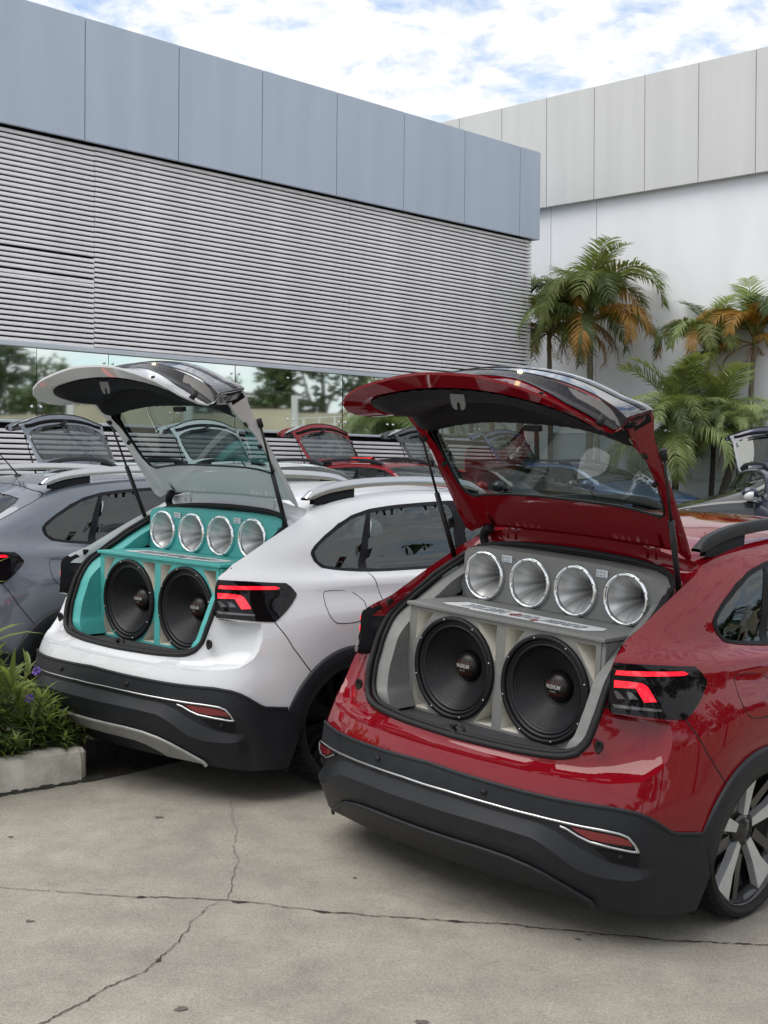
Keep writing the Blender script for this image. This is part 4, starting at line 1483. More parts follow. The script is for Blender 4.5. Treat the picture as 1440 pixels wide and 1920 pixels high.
        mb.build('cone', 'woofer_black', w)
        cp = [(.060 * math.sin(t), .092 - .045 * math.cos(t)) for t in np.linspace(math.pi / 2, .001, 14)]
        mb = MB().lathe(cp, 48, 'y')
        cap = mb.build('dust_cap', 'cap_bronze', w)
        def on_cap(px, pz, lift):
            q = min(.99, (px * px + pz * pz) / .06 ** 2)
            return (px, .092 - .045 * math.sqrt(1 - q) - lift, pz)
        def logo(tv, tf, ox, oz, mm, sc=1.):
            bm = bmesh.new()
            vs = [bm.verts.new((p[0] * sc + ox, 0, p[1] + oz)) for p in tv]
            for q in tf:
                try:
                    bm.faces.new([vs[i] for i in q])
                except Exception:
                    pass
            v = [on_cap(p.co.x, p.co.z, .0012) for p in bm.verts]
            f = [[q.index for q in (bm.verts.index_update() or fc.verts)] for fc in bm.faces]
            bm.free()
            return obj('logo', v, f, mm, w, False)
        logo(*LOGO, -.004, .002, 'logo_white', .72)
        logo(*LOGO2, -.004, -.016, 'logo_white', .9)
        fl = MB()
        for k in range(11):
            xx = -.043 + .0078 * k
            up = .020 + .006 * ((k * 7) % 3)
            fl.add([on_cap(xx, .014, .001), on_cap(xx + .0022, .014, .001), on_cap(xx + .0012, up, .001)], [(0, 1, 2)])
            fl.add([on_cap(xx, -.022, .001), on_cap(xx + .0012, -.022 - .5 * up, .001), on_cap(xx + .0022, -.022, .001)], [(0, 1, 2)])
        fl.build('logo_flames', 'logo_orange', w, False)
        mb = MB()
        for k in range(8):
            t = 2 * math.pi * (k + .35) / 8
            mb.tube([(.1915 * math.cos(t), -.013, .1915 * math.sin(t)), (.1915 * math.cos(t), -.0205, .1915 * math.sin(t))], .0042, 10)
        mb.build('bolts', 'bolt', w)['kind'] = 'stuff'
    # side cheeks that follow the opening
    ck = [p for p in GASK if .60 < p[2] < 1.225 and p[0] > .44]
    ck = [(.497, -.02, .600)] + ck[1:]
    for sg in (1, -1):
        A_ = [np.array(((x - .022) * sg, y + .022, z - (.0 if z < 1 else .012))) for x, y, z in ck]
        B_ = [np.array(((x - .022 - (.058 if z < 1.1 else .05)) * sg, y + .030, z - (0 if z < .95 else .022))) for x, y, z in ck]
        C_ = [np.array((p[0], max(.151, p[1] + .10) if p[2] < 1.02 else max(.456, p[1] + .02), p[2])) for p in B_]
        Z_ = [np.array((p[0], p[1] + .08, p[2])) for p in A_]
        rr = [[tuple(p) for p in smooth_line(l, 3)] for l in (Z_, A_, B_, C_)]
        if sg < 0:
            rr = rr[::-1]
        mb = sub(MB().loft(rr[::-1]))
        mb.build('cheek_board', board, root, sharp=40)
    return root
cabinet(RED, 'panel_grey', 'grey speaker cabinet with four chrome horns filling the red car\'s boot')
cabinet(WHT, 'panel_teal', 'teal speaker cabinet with four chrome horns filling the white car\'s boot')

# ------------------------------------------------------------------ buildings
vary(mat('fascia_blue', (.43, .50, .61), .38, spec=.5), 1.0, .06, detail=6, rvar=.06, stretch=(2.2, 2.2, .28))
vary(mat('fascia_grey', (.56, .565, .56), .5), 1.1, .05, detail=7, stretch=(3, 3, .22))
vary(mat('wall_white', (.82, .84, .87), .75), .8, .06, detail=8, bump=.25, bscale=40, stretch=(1.4, 1.4, .45))
vary(mat('slat_metal', (.86, .85, .88), .42, spec=.5), 1.6, .10, detail=7)
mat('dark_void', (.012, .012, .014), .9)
vary(mat('band_metal', (.55, .60, .66), .4), 3, .05)
vary(mat('low_wall_paint', (.50, .56, .60), .75), 1.5, .08, detail=7, bump=.2, bscale=40)
vary(mat('roof_membrane', (.30, .30, .30), .8), 3, .1)
def mirror_glass():
    m = mat('mirror_glass', (.74, .82, .79), .03, 1.0)
    t = m.node_tree
    b = bsdf(m)
    tc = nd(t, 'ShaderNodeTexCoord')
    n = nd(t, 'ShaderNodeTexNoise')
    n.inputs['Scale'].default_value = .9
    n.inputs['Detail'].default_value = 1
    t.links.new(tc.outputs['Object'], n.inputs['Vector'])
    bp = nd(t, 'ShaderNodeBump')
    bp.inputs['Strength'].default_value = .05
    bp.inputs['Distance'].default_value = .05
    t.links.new(n.outputs['Fac'], bp.inputs['Height'])
    t.links.new(bp.outputs[0], b.inputs['Normal'])
mirror_glass()
def boxobj(name, a, b, m, parent=None, bev=0.):
    o = MB().box(a, b).build(name, m, parent, False)
    if bev:
        bevel(o, bev, 1)
    return o
LB = empty('louvred_building', (-1.08, 23.0, 0), (0, R(.8), R(46.5)))
tag(LB, 'long low building with blue-grey fascia panels, white horizontal slats and mirrored window strip', 'building')
T0, T1 = -14.0, 5.74
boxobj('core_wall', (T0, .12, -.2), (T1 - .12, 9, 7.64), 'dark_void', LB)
boxobj('roof', (T0, -.04, 7.66), (T1 - .01, 9, 7.72), 'roof_membrane', LB)
k = 0
t = 5.14
edges = [5.74, 5.14]
while t > T0 + 1:
    t -= 1.66
    edges.append(t)
for i in range(len(edges) - 1):
    boxobj('fascia_panel', (edges[i + 1] + .007, -.16, 6.10), (edges[i] - .007, -.10, 7.82), 'fascia_blue', LB, .004)
boxobj('fascia_panel', (T1 - .004, -.155, 6.10), (T1 + .05, 3.0, 7.815), 'fascia_blue', LB, .004)
boxobj('fascia_panel', (T1 - .004, 3.015, 6.10), (T1 + .05, 6.2, 7.815), 'fascia_blue', LB, .004)
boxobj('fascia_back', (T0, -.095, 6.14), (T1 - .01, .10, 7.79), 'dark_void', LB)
boxobj('side_wall', (T1 - .118, .02, -.2), (T1 - .06, 8.9, 6.10), 'wall_white', LB)
# slats: one tilted hollow blade each
def slat_mesh(length, name):
    pr = [(.018, .002), (-.034, .0), (-.041, .004), (-.043, .010), (-.037, .042), (-.030, .0475), (.018, .049)]
    mb = MB()
    mb.loft([[(x, y, z) for y, z in pr] for x in (0, length)][::-1])
    n = len(pr)
    mb.add([(0, y, z) for y, z in pr], [tuple(range(n))])
    mb.add([(length, y, z) for y, z in pr], [tuple(range(n - 1, -1, -1))])
    o = mb.build(name, 'slat_metal', LB, True, 30)
    return o
segs = [(T0, -4.575), (-4.565, .605), (.615, 5.68)]
rnd = random.Random(3)
for (a, b_) in segs:
    first = None
    for i in range(65):
        z = 3.215 + .0722 * i if i < 40 else 2.03 - .0722 * (i - 39)
        if first is None:
            first = o = slat_mesh(b_ - a, 'slat')
        else:
            o = first.copy()
            col.objects.link(o)
        dz = 0
        if a == T0:
            dz = -.006 - .010 * (i < 14)
            if 13 <= i <= 17:
                o.rotation_euler = (0, R(.10), 0)
        o.location = (a + rnd.uniform(-.004, .004), -.002 + rnd.uniform(-.001, .001), z + dz + rnd.uniform(-.0006, .0006))
for t in (-12, -9.5, -7, -4.57, -2, .61, 3.2, 5.6):
    boxobj('slat_post', (t - .03, .045, .1), (t + .03, .10, 6.1), 'dark_void', LB)
boxobj('lower_band', (T0, -.05, 3.135), (5.74, .02, 3.205), 'band_metal', LB, .006)
boxobj('window_ledge', (T0, -.07, 2.085), (5.74, .03, 2.125), 'band_metal', LB, .006)
pane0 = None
tj = [-5.48 + 1.2 * k for k in range(-7, 10)]
for i in range(len(tj) - 1):
    o = boxobj('window_pane', (.006, -.006, 2.130), (1.194, .006, 3.130), 'mirror_glass', LB) if pane0 is None else pane0.copy()
    if pane0 is None:
        pane0 = o
    else:
        col.objects.link(o)
    o.location = (tj[i], .02, 0)
    o.rotation_euler = (R(rnd.uniform(-.25, .25)), 0, R(rnd.uniform(-.4, .4)))
    if pane0 is o:
        fix0 = MB().tube([(0, -.022, 0), (0, .0, 0)], [.017, .019], 14).build('glass_fixing', 'chrome', o)
        fix0.location = (.075, 0, 2.32)
        fl = [fix0]
    for (x, z) in ((.075, 2.32), (1.125, 2.32), (.075, 3.0), (1.125, 3.0)):
        if o is pane0 and (x, z) == (.075, 2.32):
            continue
        q = fix0.copy()
        col.objects.link(q)
        q.parent = o
        q.location = (x, 0, z)
# ---- right building
RB = empty('white_building', (3.29, 30.0, 0), (0, 0, R(-44.0)))
tag(RB, 'tall white rendered building with light grey fascia panels behind the palms', 'building')
S0, S1 = -9.0, 8.2
for a, b_ in ((S0, .432), (.448, 1.622), (1.638, S1)):
    boxobj('wall', (a, 0, -.3), (b_, .25, 7.15), 'wall_white', RB)
boxobj('wall', (S1 - .26, .26, -.3), (S1 - .01, 14, 9.2), 'wall_white', RB)
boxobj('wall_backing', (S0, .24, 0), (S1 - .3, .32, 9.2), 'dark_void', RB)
boxobj('roof', (S0, -.08, 9.26), (S1 - .02, 14, 9.34), 'roof_membrane', RB)
s = .44 - 1.237 * 7
while s < S1 - .1:
    e = min(s + 1.237, S1)
    boxobj('fascia_panel', (s + .006, -.17, 7.12), (e - .006, -.11, 9.45), 'fascia_grey', RB, .005)
    s += 1.237
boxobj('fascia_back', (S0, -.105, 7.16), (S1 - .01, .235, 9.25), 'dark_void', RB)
mat('joint_grey', (.30, .31, .31), .8)
# ---- low wall with pipe and railing in front of it
LW = empty('low_wall', (3.29 - .695 * 1.0, 30 - .719 * 1.0, 0), (0, 0, R(-44.0)))
tag(LW, 'low pale wall with a pipe and metal railing below the right palms', 'wall')
boxobj('wall', (1.2, 0, -.3), (10.5, .18, 2.22), 'low_wall_paint', LW)
boxobj('coping', (1.2, -.04, 2.223), (10.5, .22, 2.27), 'wall_white', LW, .008)
MB().tube([(1.2, -.03, 1.28), (10.5, -.03, 1.28)], .016, 8).build('pipe', 'fascia_grey', LW)
for i in range(10):
    x = 5.2 + i * .55
    MB().tube([(x, .09, 2.26), (x, .09, 2.78)], .018, 8).build('railing_post', 'fascia_grey', LW)
for z in (2.42, 2.60, 2.78):
    MB().tube([(5.2, .09, z), (10.15, .09, z)], .014, 8).build('railing_bar', 'fascia_grey', LW)

# ------------------------------------------------------------------ palms
def leafmat(name, c, trans=.35):
    m = vary(mat(name, c, .5, spec=.35), 6, .25, detail=3)
    t = m.node_tree
    b = bsdf(m)
    out = t.nodes['Material Output']
    tr = nd(t, 'ShaderNodeBsdfTranslucent')
    tr.inputs[0].default_value = (min(1, c[0] * 1.6), min(1, c[1] * 1.6), c[2], 1)
    mx = nd(t, 'ShaderNodeMixShader')
    mx.inputs[0].default_value = trans
    t.links.new(b.outputs[0], mx.inputs[1])
    t.links.new(tr.outputs[0], mx.inputs[2])
    t.links.new(mx.outputs[0], out.inputs['Surface'])
    return m
leafmat('frond_green', (.135, .165, .050))
leafmat('frond_dark', (.060, .095, .036))
leafmat('frond_lime', (.235, .30, .13))
leafmat('frond_yellow', (.28, .150, .030))
leafmat('frond_brown', (.19, .105, .055))
vary(mat('palm_trunk', (.16, .14, .10), .85), 20, .3, bump=.4, bscale=60)
vary(mat('palm_trunk_dark', (.035, .030, .024), .9), 20, .3, bump=.4, bscale=60)
vary(mat('palm_shaft', (.14, .16, .05), .5), 12, .2)
def frond_mesh(seed, L=1.3, e0=62, droop=120, nl=38, ll=.42, hang=.5, wid=.020):
    """arching rachis along +x with leaflets on both sides"""
    rn = random.Random(seed)
    n = 18
    P = [Vector((0, 0, 0))]
    T = []
    for i in range(n):
        k = i / (n - 1)
        a = R(e0 - droop * k ** 1.35)
        d = Vector((math.cos(a), rn.uniform(-.03, .03), math.sin(a))).normalized()
        T.append(d)
        P.append(P[-1] + d * (L / n))
    T.append(T[-1])
    mb = MB()
    mb.tube([tuple(p) for p in P], [.014 * (1 - .85 * i / n) + .001 for i in range(n + 1)], 5)
    for j in range(nl):
        if rn.random() < .06:
            continue
        k = .16 + .84 * (j + rn.uniform(-.2, .2)) / nl
        k = min(.995, max(.12, k))
        f = k * n
        i = min(n - 1, int(f))
        p = P[i].lerp(P[i + 1], f - i)
        tg_ = T[i]
        side = tg_.cross(Vector((0, 0, 1)))
        if side.length < 1e-3:
            side = Vector((0, 1, 0))
        side.normalize()
        up = side.cross(tg_).normalized()
        ln = ll * (.45 + .55 * math.sin(math.pi * min(1, k * .9 + .12))) * rn.uniform(.7, 1.12)
        for sg in (1, -1):
            d = (side * sg * .80 + tg_ * .62 + up * rn.uniform(.15, .45)).normalized()
            q = [p]
            cur = p
            dd = d.copy()
            for s_ in range(4):
                dd = (dd + Vector((0, 0, -hang * (.18 + .16 * s_)))).normalized()
                cur = cur + dd * (ln / 4)
                q.append(cur)
            w = [.35, 1., .85, .5, .02]
            v = []
            for s_, (c, ww) in enumerate(zip(q, w)):
                a = tg_ * (wid * .5 * ww)
                v += [c - a, c + a]
            mb.add(v, [(2 * s_, 2 * s_ + 1, 2 * s_ + 3, 2 * s_ + 2) for s_ in range(4)])
    return mb
FROND = {}
def frond_data(kind, seed):
    key = (kind, seed)
    if key not in FROND:
        prm = {'arch': dict(L=1.5, e0=68, droop=150, nl=56, ll=.46, hang=.65, wid=.030),
               'up': dict(L=1.35, e0=84, droop=75, nl=48, ll=.40, hang=.3, wid=.026),
               'hang': dict(L=1.3, e0=30, droop=125, nl=50, ll=.42, hang=1.1, wid=.026),
               'dead': dict(L=.75, e0=-20, droop=70, nl=20, ll=.26, hang=1.2, wid=.014),
               'feather': dict(L=1.3, e0=62, droop=135, nl=70, ll=.36, hang=.8, wid=.013)}[kind]
        o = frond_mesh(seed, **prm).build('frond', 'frond_green', None, False)
        FROND[key] = o.data
        bpy.data.objects.remove(o)
    return FROND[key]
def palm(name, px, depth, zc, scale, nf, seed, label, base_dx=0., mats=None, kinds=None, trunk_r=.055, trunk='palm_trunk', group='palms by the white wall', zbase=None, rec=None):
    rn = random.Random(seed)
    x = (px - 720) / 2560 * depth
    zb = float(gz(x, depth)) if zbase is None else zbase
    root = empty('palm_tree', (x + base_dx, depth, zb))
    tag(root, label, 'palm tree', group)
    top = Vector((-base_dx, 0, zc - zb))
    path = []
    rad = []
    ns = 26
    for i in range(ns + 1):
        k = i / ns
        path.append((top.x * k ** 1.6 + .02 * math.sin(5 * k + seed), .02 * math.cos(4 * k + seed), top.z * k))
        rad.append(trunk_r * (1.15 - .35 * k) * (1.10 if i % 2 == 0 else .98))
    MB().tube(path, rad, 10).build('trunk', trunk, root)
    MB().tube([tuple(top + Vector((0, 0, -.05))), tuple(top + Vector((0, 0, .25)))], [trunk_r * .95, trunk_r * .5], 10).build('crown_shaft', 'palm_shaft', root)
    mats = mats or ['frond_green'] * 5 + ['frond_dark'] * 2 + ['frond_yellow'] * 2 + ['frond_lime']
    kinds = kinds or ['arch'] * 6 + ['up'] * 2 + ['hang'] * 3
    for i in range(nf):
        kd = kinds[i % len(kinds)]
        me = frond_data(kd, rn.randint(0, 3))
        o = bpy.data.objects.new('frond', me)
        col.objects.link(o)
        o.parent = root
        az = i * 2.39996 + rn.uniform(-.3, .3)
        low = kd in ('hang', 'dead')
        o.location = top + Vector((math.cos(az) * trunk_r * .5, math.sin(az) * trunk_r * .5, .02 if low else rn.uniform(.06, .26)))
        o.rotation_euler = (rn.uniform(-.25, .25), rn.uniform(-.2, .2), az)
        sc = scale * rn.uniform(.85, 1.12)
        o.scale = (sc, sc, sc)
        mm = rn.choice(mats)
        if kd == 'dead':
            mm = rn.choice(['frond_brown', 'frond_brown', 'frond_yellow'])
        if kd == 'hang' and 'frond_yellow' in mats and rn.random() < .45:
            mm = 'frond_yellow'
        if mm == 'frond_yellow' and kd in ('up', 'feather'):
            mm = 'frond_lime'
        o.material_slots[0].link = 'OBJECT'
        o.material_slots[0].material = M[mm]
    return root
palm('p', 1104, 27.3, 4.40, 1.36, 36, 11, 'tallest palm in front of the white wall, beside the slatted building corner', trunk_r=.07, kinds=['arch', 'hang', 'arch', 'arch', 'hang', 'up', 'arch', 'hang', 'dead'], mats=['frond_green'] * 6 + ['frond_dark'] * 3 + ['frond_yellow'] * 2 + ['frond_lime'])
palm('p', 1030, 28.0, 4.25, 1.15, 26, 12, 'palm with orange drying fronds half hidden by the slatted building', mats=['frond_yellow'] * 4 + ['frond_green'] * 4 + ['frond_dark'] * 2 + ['frond_brown'], kinds=['arch'] * 4 + ['hang'] * 3 + ['dead', 'up'])
palm('p', 1325, 26.4, 3.65, .95, 26, 13, 'small palm with yellowing lower fronds right of the tallest palm', kinds=['arch'] * 5 + ['up', 'hang', 'arch', 'dead'])
palm('p', 1412, 26.0, 3.85, 1.0, 28, 14, 'palm with orange fronds at the right edge of the picture', base_dx=-.1, mats=['frond_green'] * 4 + ['frond_yellow'] * 4 + ['frond_dark'], kinds=['arch'] * 4 + ['hang'] * 2 + ['up', 'dead', 'arch'])
G = ['frond_green', 'frond_lime', 'frond_lime', 'frond_green', 'frond_dark']
palm('p', 1268, 24.7, 1.98, 1.28, 40, 15, 'low bushy feather palm with bright green fronds behind the raised red tailgate', mats=G, kinds=['feather', 'hang', 'feather', 'up', 'hang', 'feather', 'hang'], trunk_r=.06, trunk='palm_trunk_dark')
palm('p', 1335, 25.0, 2.02, 1.18, 34, 16, 'bushy feather palm in the middle of the green clump', mats=G, kinds=['feather', 'hang', 'feather', 'up', 'hang'], trunk_r=.05, trunk='palm_trunk_dark')
palm('p', 1385, 24.3, 2.0, .86, 22, 17, 'small feather palm with a dark leaning trunk', base_dx=-.42, mats=G + ['frond_yellow'], kinds=['feather'] * 4 + ['hang', 'dead'], trunk_r=.075, trunk='palm_trunk_dark')
palm('p', 1005, 28.4, 2.9, .62, 10, 18, 'short palm low down by the slatted building corner', mats=G, kinds=['feather', 'arch'])
palm('p', 1120, 26.6, 2.55, .55, 9, 19, 'short young palm at the foot of the tallest palm', mats=G + ['frond_yellow'], kinds=['feather', 'dead', 'arch'])

# ------------------------------------------------------------------ planter with flowering plants
vary(mat('curb_paint', (.50, .475, .42), .85), 7, .15, detail=10, bump=.8, bscale=50, c2=(.30, .28, .235))
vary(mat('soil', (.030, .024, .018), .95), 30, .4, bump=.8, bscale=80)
vary(mat('moss', (.020, .022, .014), .95), 30, .4)
def planter():
    root = empty('planter', (-1.369, 6.381, float(gz(-1.369, 6.381))), (0, 0, R(40.9)))
    tag(root, 'white painted concrete planter kerb at the lower left', 'planter')
    # local x runs along the kerb towards its free end (0), y away from the camera
    prof = [(.0, -.05), (.004, .10), (.016, .142), (.045, .156), (.13, .158), (.15, .15), (.15, -.05)]
    mb = MB()
    rn = random.Random(2)
    rows = []
    for x in np.linspace(-2.6, -.06, 60):
        rows.append([(x, y + rn.uniform(-.002, .002), z + rn.uniform(-.002, .002)) for y, z in prof])
    # rounded free end
    for a in np.linspace(0, math.pi / 2, 7)[1:]:
        rows.append([(-.06 + .06 * math.sin(a) - (y) * math.sin(a) * .0, y * math.cos(a) * 1 + .06 * (1 - math.cos(a)) + y * (1 - math.cos(a)) * .0, z) for y, z in prof])
    rows = rows[:60]
    end = []
    mb.loft(rows[::-1])
    for k in (0, 59):
        r = rows[k]
        mb.add(r, [tuple(range(len(r))) if k else tuple(range(len(r) - 1, -1, -1))])
    kb = mb.build('kerb', 'curb_paint', root, True, 35)
    boxobj('end_kerb', (-.165, .045, -.05), (-.002, .60, .150), 'curb_paint', root, .02)
    boxobj('soil_bed', (-2.6, .14, -.05), (-.16, .60, .115), 'soil', root)
    mb = MB()
    for x in np.linspace(-2.55, .02, 90):
        w = rn.uniform(.006, .022)
        mb.add([(x, -w, .004), (x + .034, -w * rn.uniform(.4, 1.2), .004), (x + .034, .012, .012 + rn.uniform(0, .01)), (x, .012, .012 + rn.uniform(0, .012))], [(0, 1, 2, 3)])
    mb.build('moss_line', 'moss', root, False)
    return root
planter()
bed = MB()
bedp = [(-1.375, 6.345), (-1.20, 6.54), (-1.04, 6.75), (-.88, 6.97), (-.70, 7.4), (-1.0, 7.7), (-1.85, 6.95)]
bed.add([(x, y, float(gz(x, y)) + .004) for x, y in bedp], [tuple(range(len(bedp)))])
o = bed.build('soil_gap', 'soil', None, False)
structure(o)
leafmat('leaf_a', (.140, .190, .055), .4)
leafmat('leaf_b', (.085, .130, .042), .4)
leafmat('leaf_c', (.21, .26, .08), .4)
leafmat('petal', (.20, .10, .55), .3)
mat('stem_dark', (.022, .020, .016), .7)
def plant_parts(seed, h):
    rn = random.Random(seed)
    st = MB()
    lv = [MB(), MB(), MB()]
    tips = []
    for s_ in range(rn.randint(5, 7)):
        az = rn.uniform(0, 6.283)
        lean = rn.uniform(.05, .55)
        hh = h * rn.uniform(.55, 1.05)
        P = []
        for i in range(8):
            k = i / 7
            r_ = lean * hh * k ** 1.4
            P.append(Vector((math.cos(az) * r_, math.sin(az) * r_, hh * k * (1 - .15 * lean * k))))
        st.tube([tuple(p) for p in P], [.0035 * (1 - .5 * i / 7) for i in range(8)], 5)
        tips.append(P[-1])
        for i in range(1, 8):
            for q in range(2 if i < 7 else 5):
                la = rn.uniform(0, 6.283)
                el = rn.uniform(.1, .9) if i < 6 else rn.uniform(.6, 1.35)
                d = Vector((math.cos(la) * math.cos(el), math.sin(la) * math.cos(el), math.sin(el)))
                ln = rn.uniform(.075, .145)
                w = rn.uniform(.0065, .0115)
                sd = d.cross(Vector((0, 0, 1))).normalized()
                up = sd.cross(d)
                c = P[i].copy()
                v = []
                for s2, ww in enumerate((.25, .9, 1., .65, .03)):
                    v += [c - sd * w * ww + up * w * .35 * ww, c - up * 0, c + sd * w * ww + up * w * .35 * ww]
                    d = (d + Vector((0, 0, -.13 - .05 * s2))).normalized()
                    c = c + d * ln / 4
                f = []
                for s2 in range(4):
                    a = 3 * s2
                    f += [(a, a + 1, a + 4, a + 3), (a + 1, a + 2, a + 5, a + 4)]
                lv[rn.choice((0, 0, 1, 1, 2) if i < 6 else (0, 2, 2))].add(v, f)
    return st, lv, tips
def flower_mesh():
    mb = MB()
    for k in range(5):
        a = 2 * math.pi * k / 5
        c, s = math.cos(a), math.sin(a)
        def q(r, t, z):
            return (r * math.cos(a + t), r * math.sin(a + t), z)
        mb.add([q(.003, 0, -.01), q(.012, -.35, .003), q(.021, -.42, .004), q(.025, 0, .001), q(.021, .42, .004), q(.012, .35, .003)], [(0, 1, 5), (1, 2, 3), (1, 3, 5), (3, 4, 5)])
    mb.tube([(0, 0, -.04), (0, 0, -.008)], [.003, .006], 6)
    return mb
PROTO = []
for i in range(6):
    st, lv, tips = plant_parts(40 + i, .34)
    PROTO.append((st, lv, tips))
meshes = []
for st, lv, tips in PROTO:
    a = st.build('stems', 'stem_dark', None, False)
    ls = [l.build('leaves', mm, None, True) for l, mm in zip(lv, ('leaf_a', 'leaf_b', 'leaf_c'))]
    meshes.append((a.data, [l.data for l in ls], tips))
    for o in [a] + ls:
        bpy.data.objects.remove(o)
fo = flower_mesh().build('flower', 'petal', None, True)
FLOWER = fo.data
bpy.data.objects.remove(fo)
ux, uy = math.cos(R(40.9)), math.sin(R(40.9))
def plant(lx, ly, h, seed, label, flower=None, z0=.115, spread=1.):
    rn = random.Random(seed)
    x = -1.369 + ux * lx - uy * ly
    y = 6.381 + uy * lx + ux * ly
    root = empty('flowering_plant', (x, y, float(gz(-1.369, 6.381)) + z0), (0, 0, rn.uniform(0, 6.28)))
    sd, ld, tips = meshes[seed % 6]
    k = h / .34
    for nm, me in [('stems', sd)] + [('leaves', l) for l in ld]:
        o = bpy.data.objects.new(nm, me)
        col.objects.link(o)
        o.parent = root
        o.scale = (k * spread, k * spread, k)
    if flower is not None:
        o = bpy.data.objects.new('flower', FLOWER)
        col.objects.link(o)
        o.parent = root
        o.location = flower
        o.rotation_euler = (R(55), 0, R(-20) - root.rotation_euler.z)
    tag(root, label, 'plant', 'narrow-leaved plants in the planter')
    return root
ORD = ['first', 'second', 'third', 'fourth', 'fifth', 'sixth', 'seventh', 'eighth', 'ninth', 'tenth', 'eleventh', 'twelfth', 'thirteenth', 'fourteenth']
rn = random.Random(77)
spots = []
for i in range(26):
    lx = -.02 - (i // 2) * .105 + rn.uniform(-.03, .03)
    ly = (.16 if i % 2 else .38) + rn.uniform(-.04, .06)
    back = ly > .3
    hh = (.25 + min(.50, .72 * max(0, abs(lx) - .08))) * rn.uniform(.85, 1.1) * (1.15 if back else .85)
    o_ = ORD[i // 2]
    plant(lx, ly, hh, i, 'narrow-leaved green plant, %s from the kerb\'s free end in the %s row' % (o_, 'back' if not i % 2 else 'front'))
for i, (lx, ly, hh) in enumerate([(-.12, .10, .14), (-.36, .12, .14), (-.02, .28, .18), (-.55, .10, .16), (.03, .40, .17), (.03, .20, .24), (.07, .30, .25), (-.04, .45, .30)]):
    plant(lx, ly, hh, 60 + i, ['low plant spilling over the kerb front near its end', 'low plant hanging over the middle of the kerb front', 'low spreading plant on top of the kerb end', 'low plant spilling over the kerb front farthest from its end', 'low plant reaching past the kerb end towards the white car', 'bushy plant at the front corner of the kerb end', 'bushy plant leaning out over the kerb end', 'taller plant just behind the kerb end'][i], spread=1.7)
for lx, ly, fz, sd_i, lab in ((-.256, .13, .285, 31, 'plant with the lower, larger purple flower in the planter'), (-.195, .18, .40, 34, 'plant with the higher, smaller purple flower in the planter')):
    r = plant(lx, ly, .26, sd_i, lab, flower=(0, 0, fz))
    MB().tube([(0, 0, 0), (.012, 0, fz * .6), (0, 0, fz - .03)], [.004, .003, .0025], 6).build('flower_stem', 'leaf_b', r)
# dry weeds at the slab edge
for i, (x, y) in enumerate(((-1.22, 6.60), (-1.10, 6.74))):
    r = plant(0, 0, .07, 80 + i, 'tuft of dry dark weeds growing at the concrete edge under the white car' if i == 0 else 'smaller tuft of weeds farther under the white car\'s bumper', z0=0)
    r.location = (x, y, float(gz(x, y)))
    for o in r.children:
        o.material_slots[0].link = 'OBJECT'
        o.material_slots[0].material = M['stem_dark']
# red cloth lying on the far red car's roof
mb = MB()
rows = []
for i in range(9):
    k = i / 8
    rows.append([(-.22 + .44 * j / 8, -.18 + .36 * k, .012 + .05 * math.exp(-((j - 3.5 - k) / 2.2) ** 2) + .015 * math.sin(j * 1.7 + i)) for j in range(9)])
mb.loft(rows)
cl = mb.build('red_cloth', 'cloth_red', None)
cl.location = (bg_red.location.x + .78, bg_red.location.y - .95, bg_red.location.z + 1.372)
cl.rotation_euler = (0, 0, R(-120))
tag(cl, 'bright red cloth lying on the dark red car\'s roof by the slatted wall', 'cloth')

# ------------------------------------------------------------------ across the lot (seen in the mirrored windows and in the paint)
vary(mat('bank_wall', (.40, .36, .27), .85), .8, .18, detail=7)
vary(mat('bark', (.09, .075, .055), .9), 14, .3)
leafmat('tree_leaf', (.045, .075, .025), .25)
leafmat('tree_leaf_b', (.060, .090, .030), .25)
RW_ = empty('retaining_wall', (25.0, 12, 0), (0, 0, 0))
tag(RW_, 'long beige retaining wall across the lot, mirrored in the building windows', 'wall')
for i in range(13):
    boxobj('wall_bay', (-.15, -26 + i * 4.02, -.5), (.15, -22 + i * 4.02, (3.75 if 6 < i < 12 else 3.2) + .25 * math.sin(i * 1.3)), 'bank_wall', RW_)
    boxobj('wall_post', (-.26, -26.06 + i * 4.02, -.5), (.0, -25.8 + i * 4.02, 4.25), 'fascia_grey', RW_)
def crown_mesh(seed, n=2600):
    rn = random.Random(seed)
    mb = MB()
    cl_ = [(Vector((rn.gauss(0, .55), rn.gauss(0, .55), rn.gauss(0, .42))), rn.uniform(.25, .5)) for _ in range(16)]
    for i in range(n):
        c, r_ = rn.choice(cl_)
        d = Vector((rn.gauss(0, 1), rn.gauss(0, 1), rn.gauss(0, 1))).normalized() * r_ * rn.uniform(.5, 1.05)
        p = c + d
        a = Vector((rn.gauss(0, 1), rn.gauss(0, 1), rn.gauss(0, .6))).normalized() * rn.uniform(.055, .095)
        b = a.cross(Vector((rn.gauss(0, 1), rn.gauss(0, 1), rn.gauss(0, 1)))).normalized() * rn.uniform(.03, .05)
        mb.add([p - a, p - b, p + a, p + b], [(0, 1, 2, 3)])
    return mb
CR = []
for i in range(3):
    o = crown_mesh(90 + i).build('crown', 'tree_leaf', None, False)
    CR.append(o.data)
    bpy.data.objects.remove(o)
rn = random.Random(5)
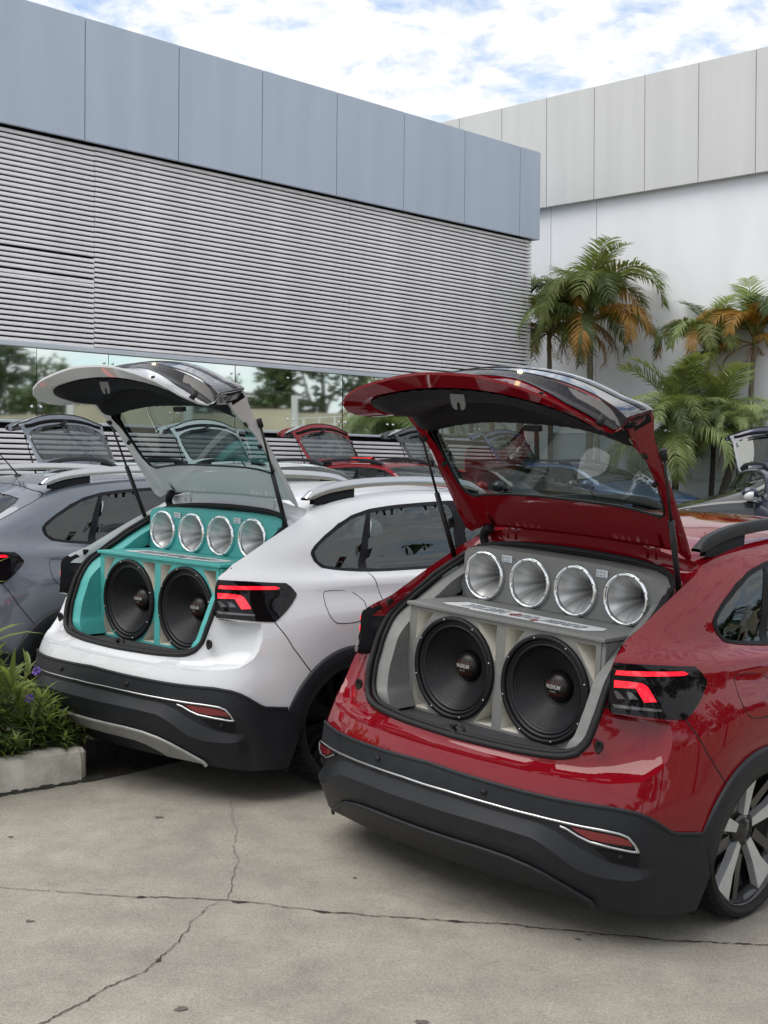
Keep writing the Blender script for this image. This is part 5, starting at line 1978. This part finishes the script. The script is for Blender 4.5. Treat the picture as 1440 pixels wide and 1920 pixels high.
TREES = [(31, 9, 2.6, 5.0), (30, 12.5, 2.2, 4.4), (33, 5, 3.0, 5.2), (31, 16.0, 1.8, 4.0), (34, 0, 3.0, 5.0), (29.5, 23.2, 2.8, 5.4), (30.5, 26.5, 3.0, 6.0), (28.5, 20.6, 1.3, 3.8), (36, 18.5, 2.0, 3.9), (33, -6, 3.2, 5.4), (27.5, 29.5, 2.6, 5.2), (30, -13, 3.0, 5.2), (9.5, -3.5, 2.3, 4.0), (12.5, .5, 2.2, 4.2), (7, -8, 2.5, 4.4), (15, 4, 2.0, 4.0), (18, -16, 2.8, 5.0), (8, -22, 3.0, 5.2), (-4, -24, 3.0, 5.2)]
TL = ['leafy tree above the beige retaining wall, mirrored in the building windows', 'leafy tree beyond the lot behind the camera']
for i, (x, y, r_, zc) in enumerate(TREES):
    tr = empty('leafy_tree', (x, y, 0))
    nth = (ORD + ['fifteenth', 'sixteenth', 'seventeenth', 'eighteenth', 'nineteenth'])[i]
    tag(tr, ('leafy tree above the beige retaining wall, %s of the mirrored row' % nth) if x > 25 and y > 3 else ('%s leafy tree behind the camera across the lot' % nth), 'tree', 'trees above the retaining wall' if x > 25 and y > 3 else 'trees behind the camera')
    pts = [(0, 0, -.2), (.05 * r_, .02, zc * .35), (.02, .06 * r_, zc * .7), (.1, 0, zc + .3)]
    MB().tube(smooth_line(pts, 4), [.22 * (1 - .06 * k) for k in range(13)], 8).build('trunk', 'bark', tr)
    br = MB()
    for k in range(4):
        a = k * 1.6 + i
        br.tube([(0, 0, zc * .55), (math.cos(a) * r_ * .5, math.sin(a) * r_ * .5, zc * .8), (math.cos(a) * r_ * .9, math.sin(a) * r_ * .9, zc * 1.1)], [.09, .06, .02], 6)
    br.build('branches', 'bark', tr)
    o = bpy.data.objects.new('crown', CR[i % 3])
    col.objects.link(o)
    o.parent = tr
    o.location = (0, 0, zc)
    o.scale = (r_, r_, r_ * .72)
    o.rotation_euler = (0, 0, rn.uniform(0, 6))
    if i % 2:
        o.material_slots[0].link = 'OBJECT'
        o.material_slots[0].material = M['tree_leaf_b']
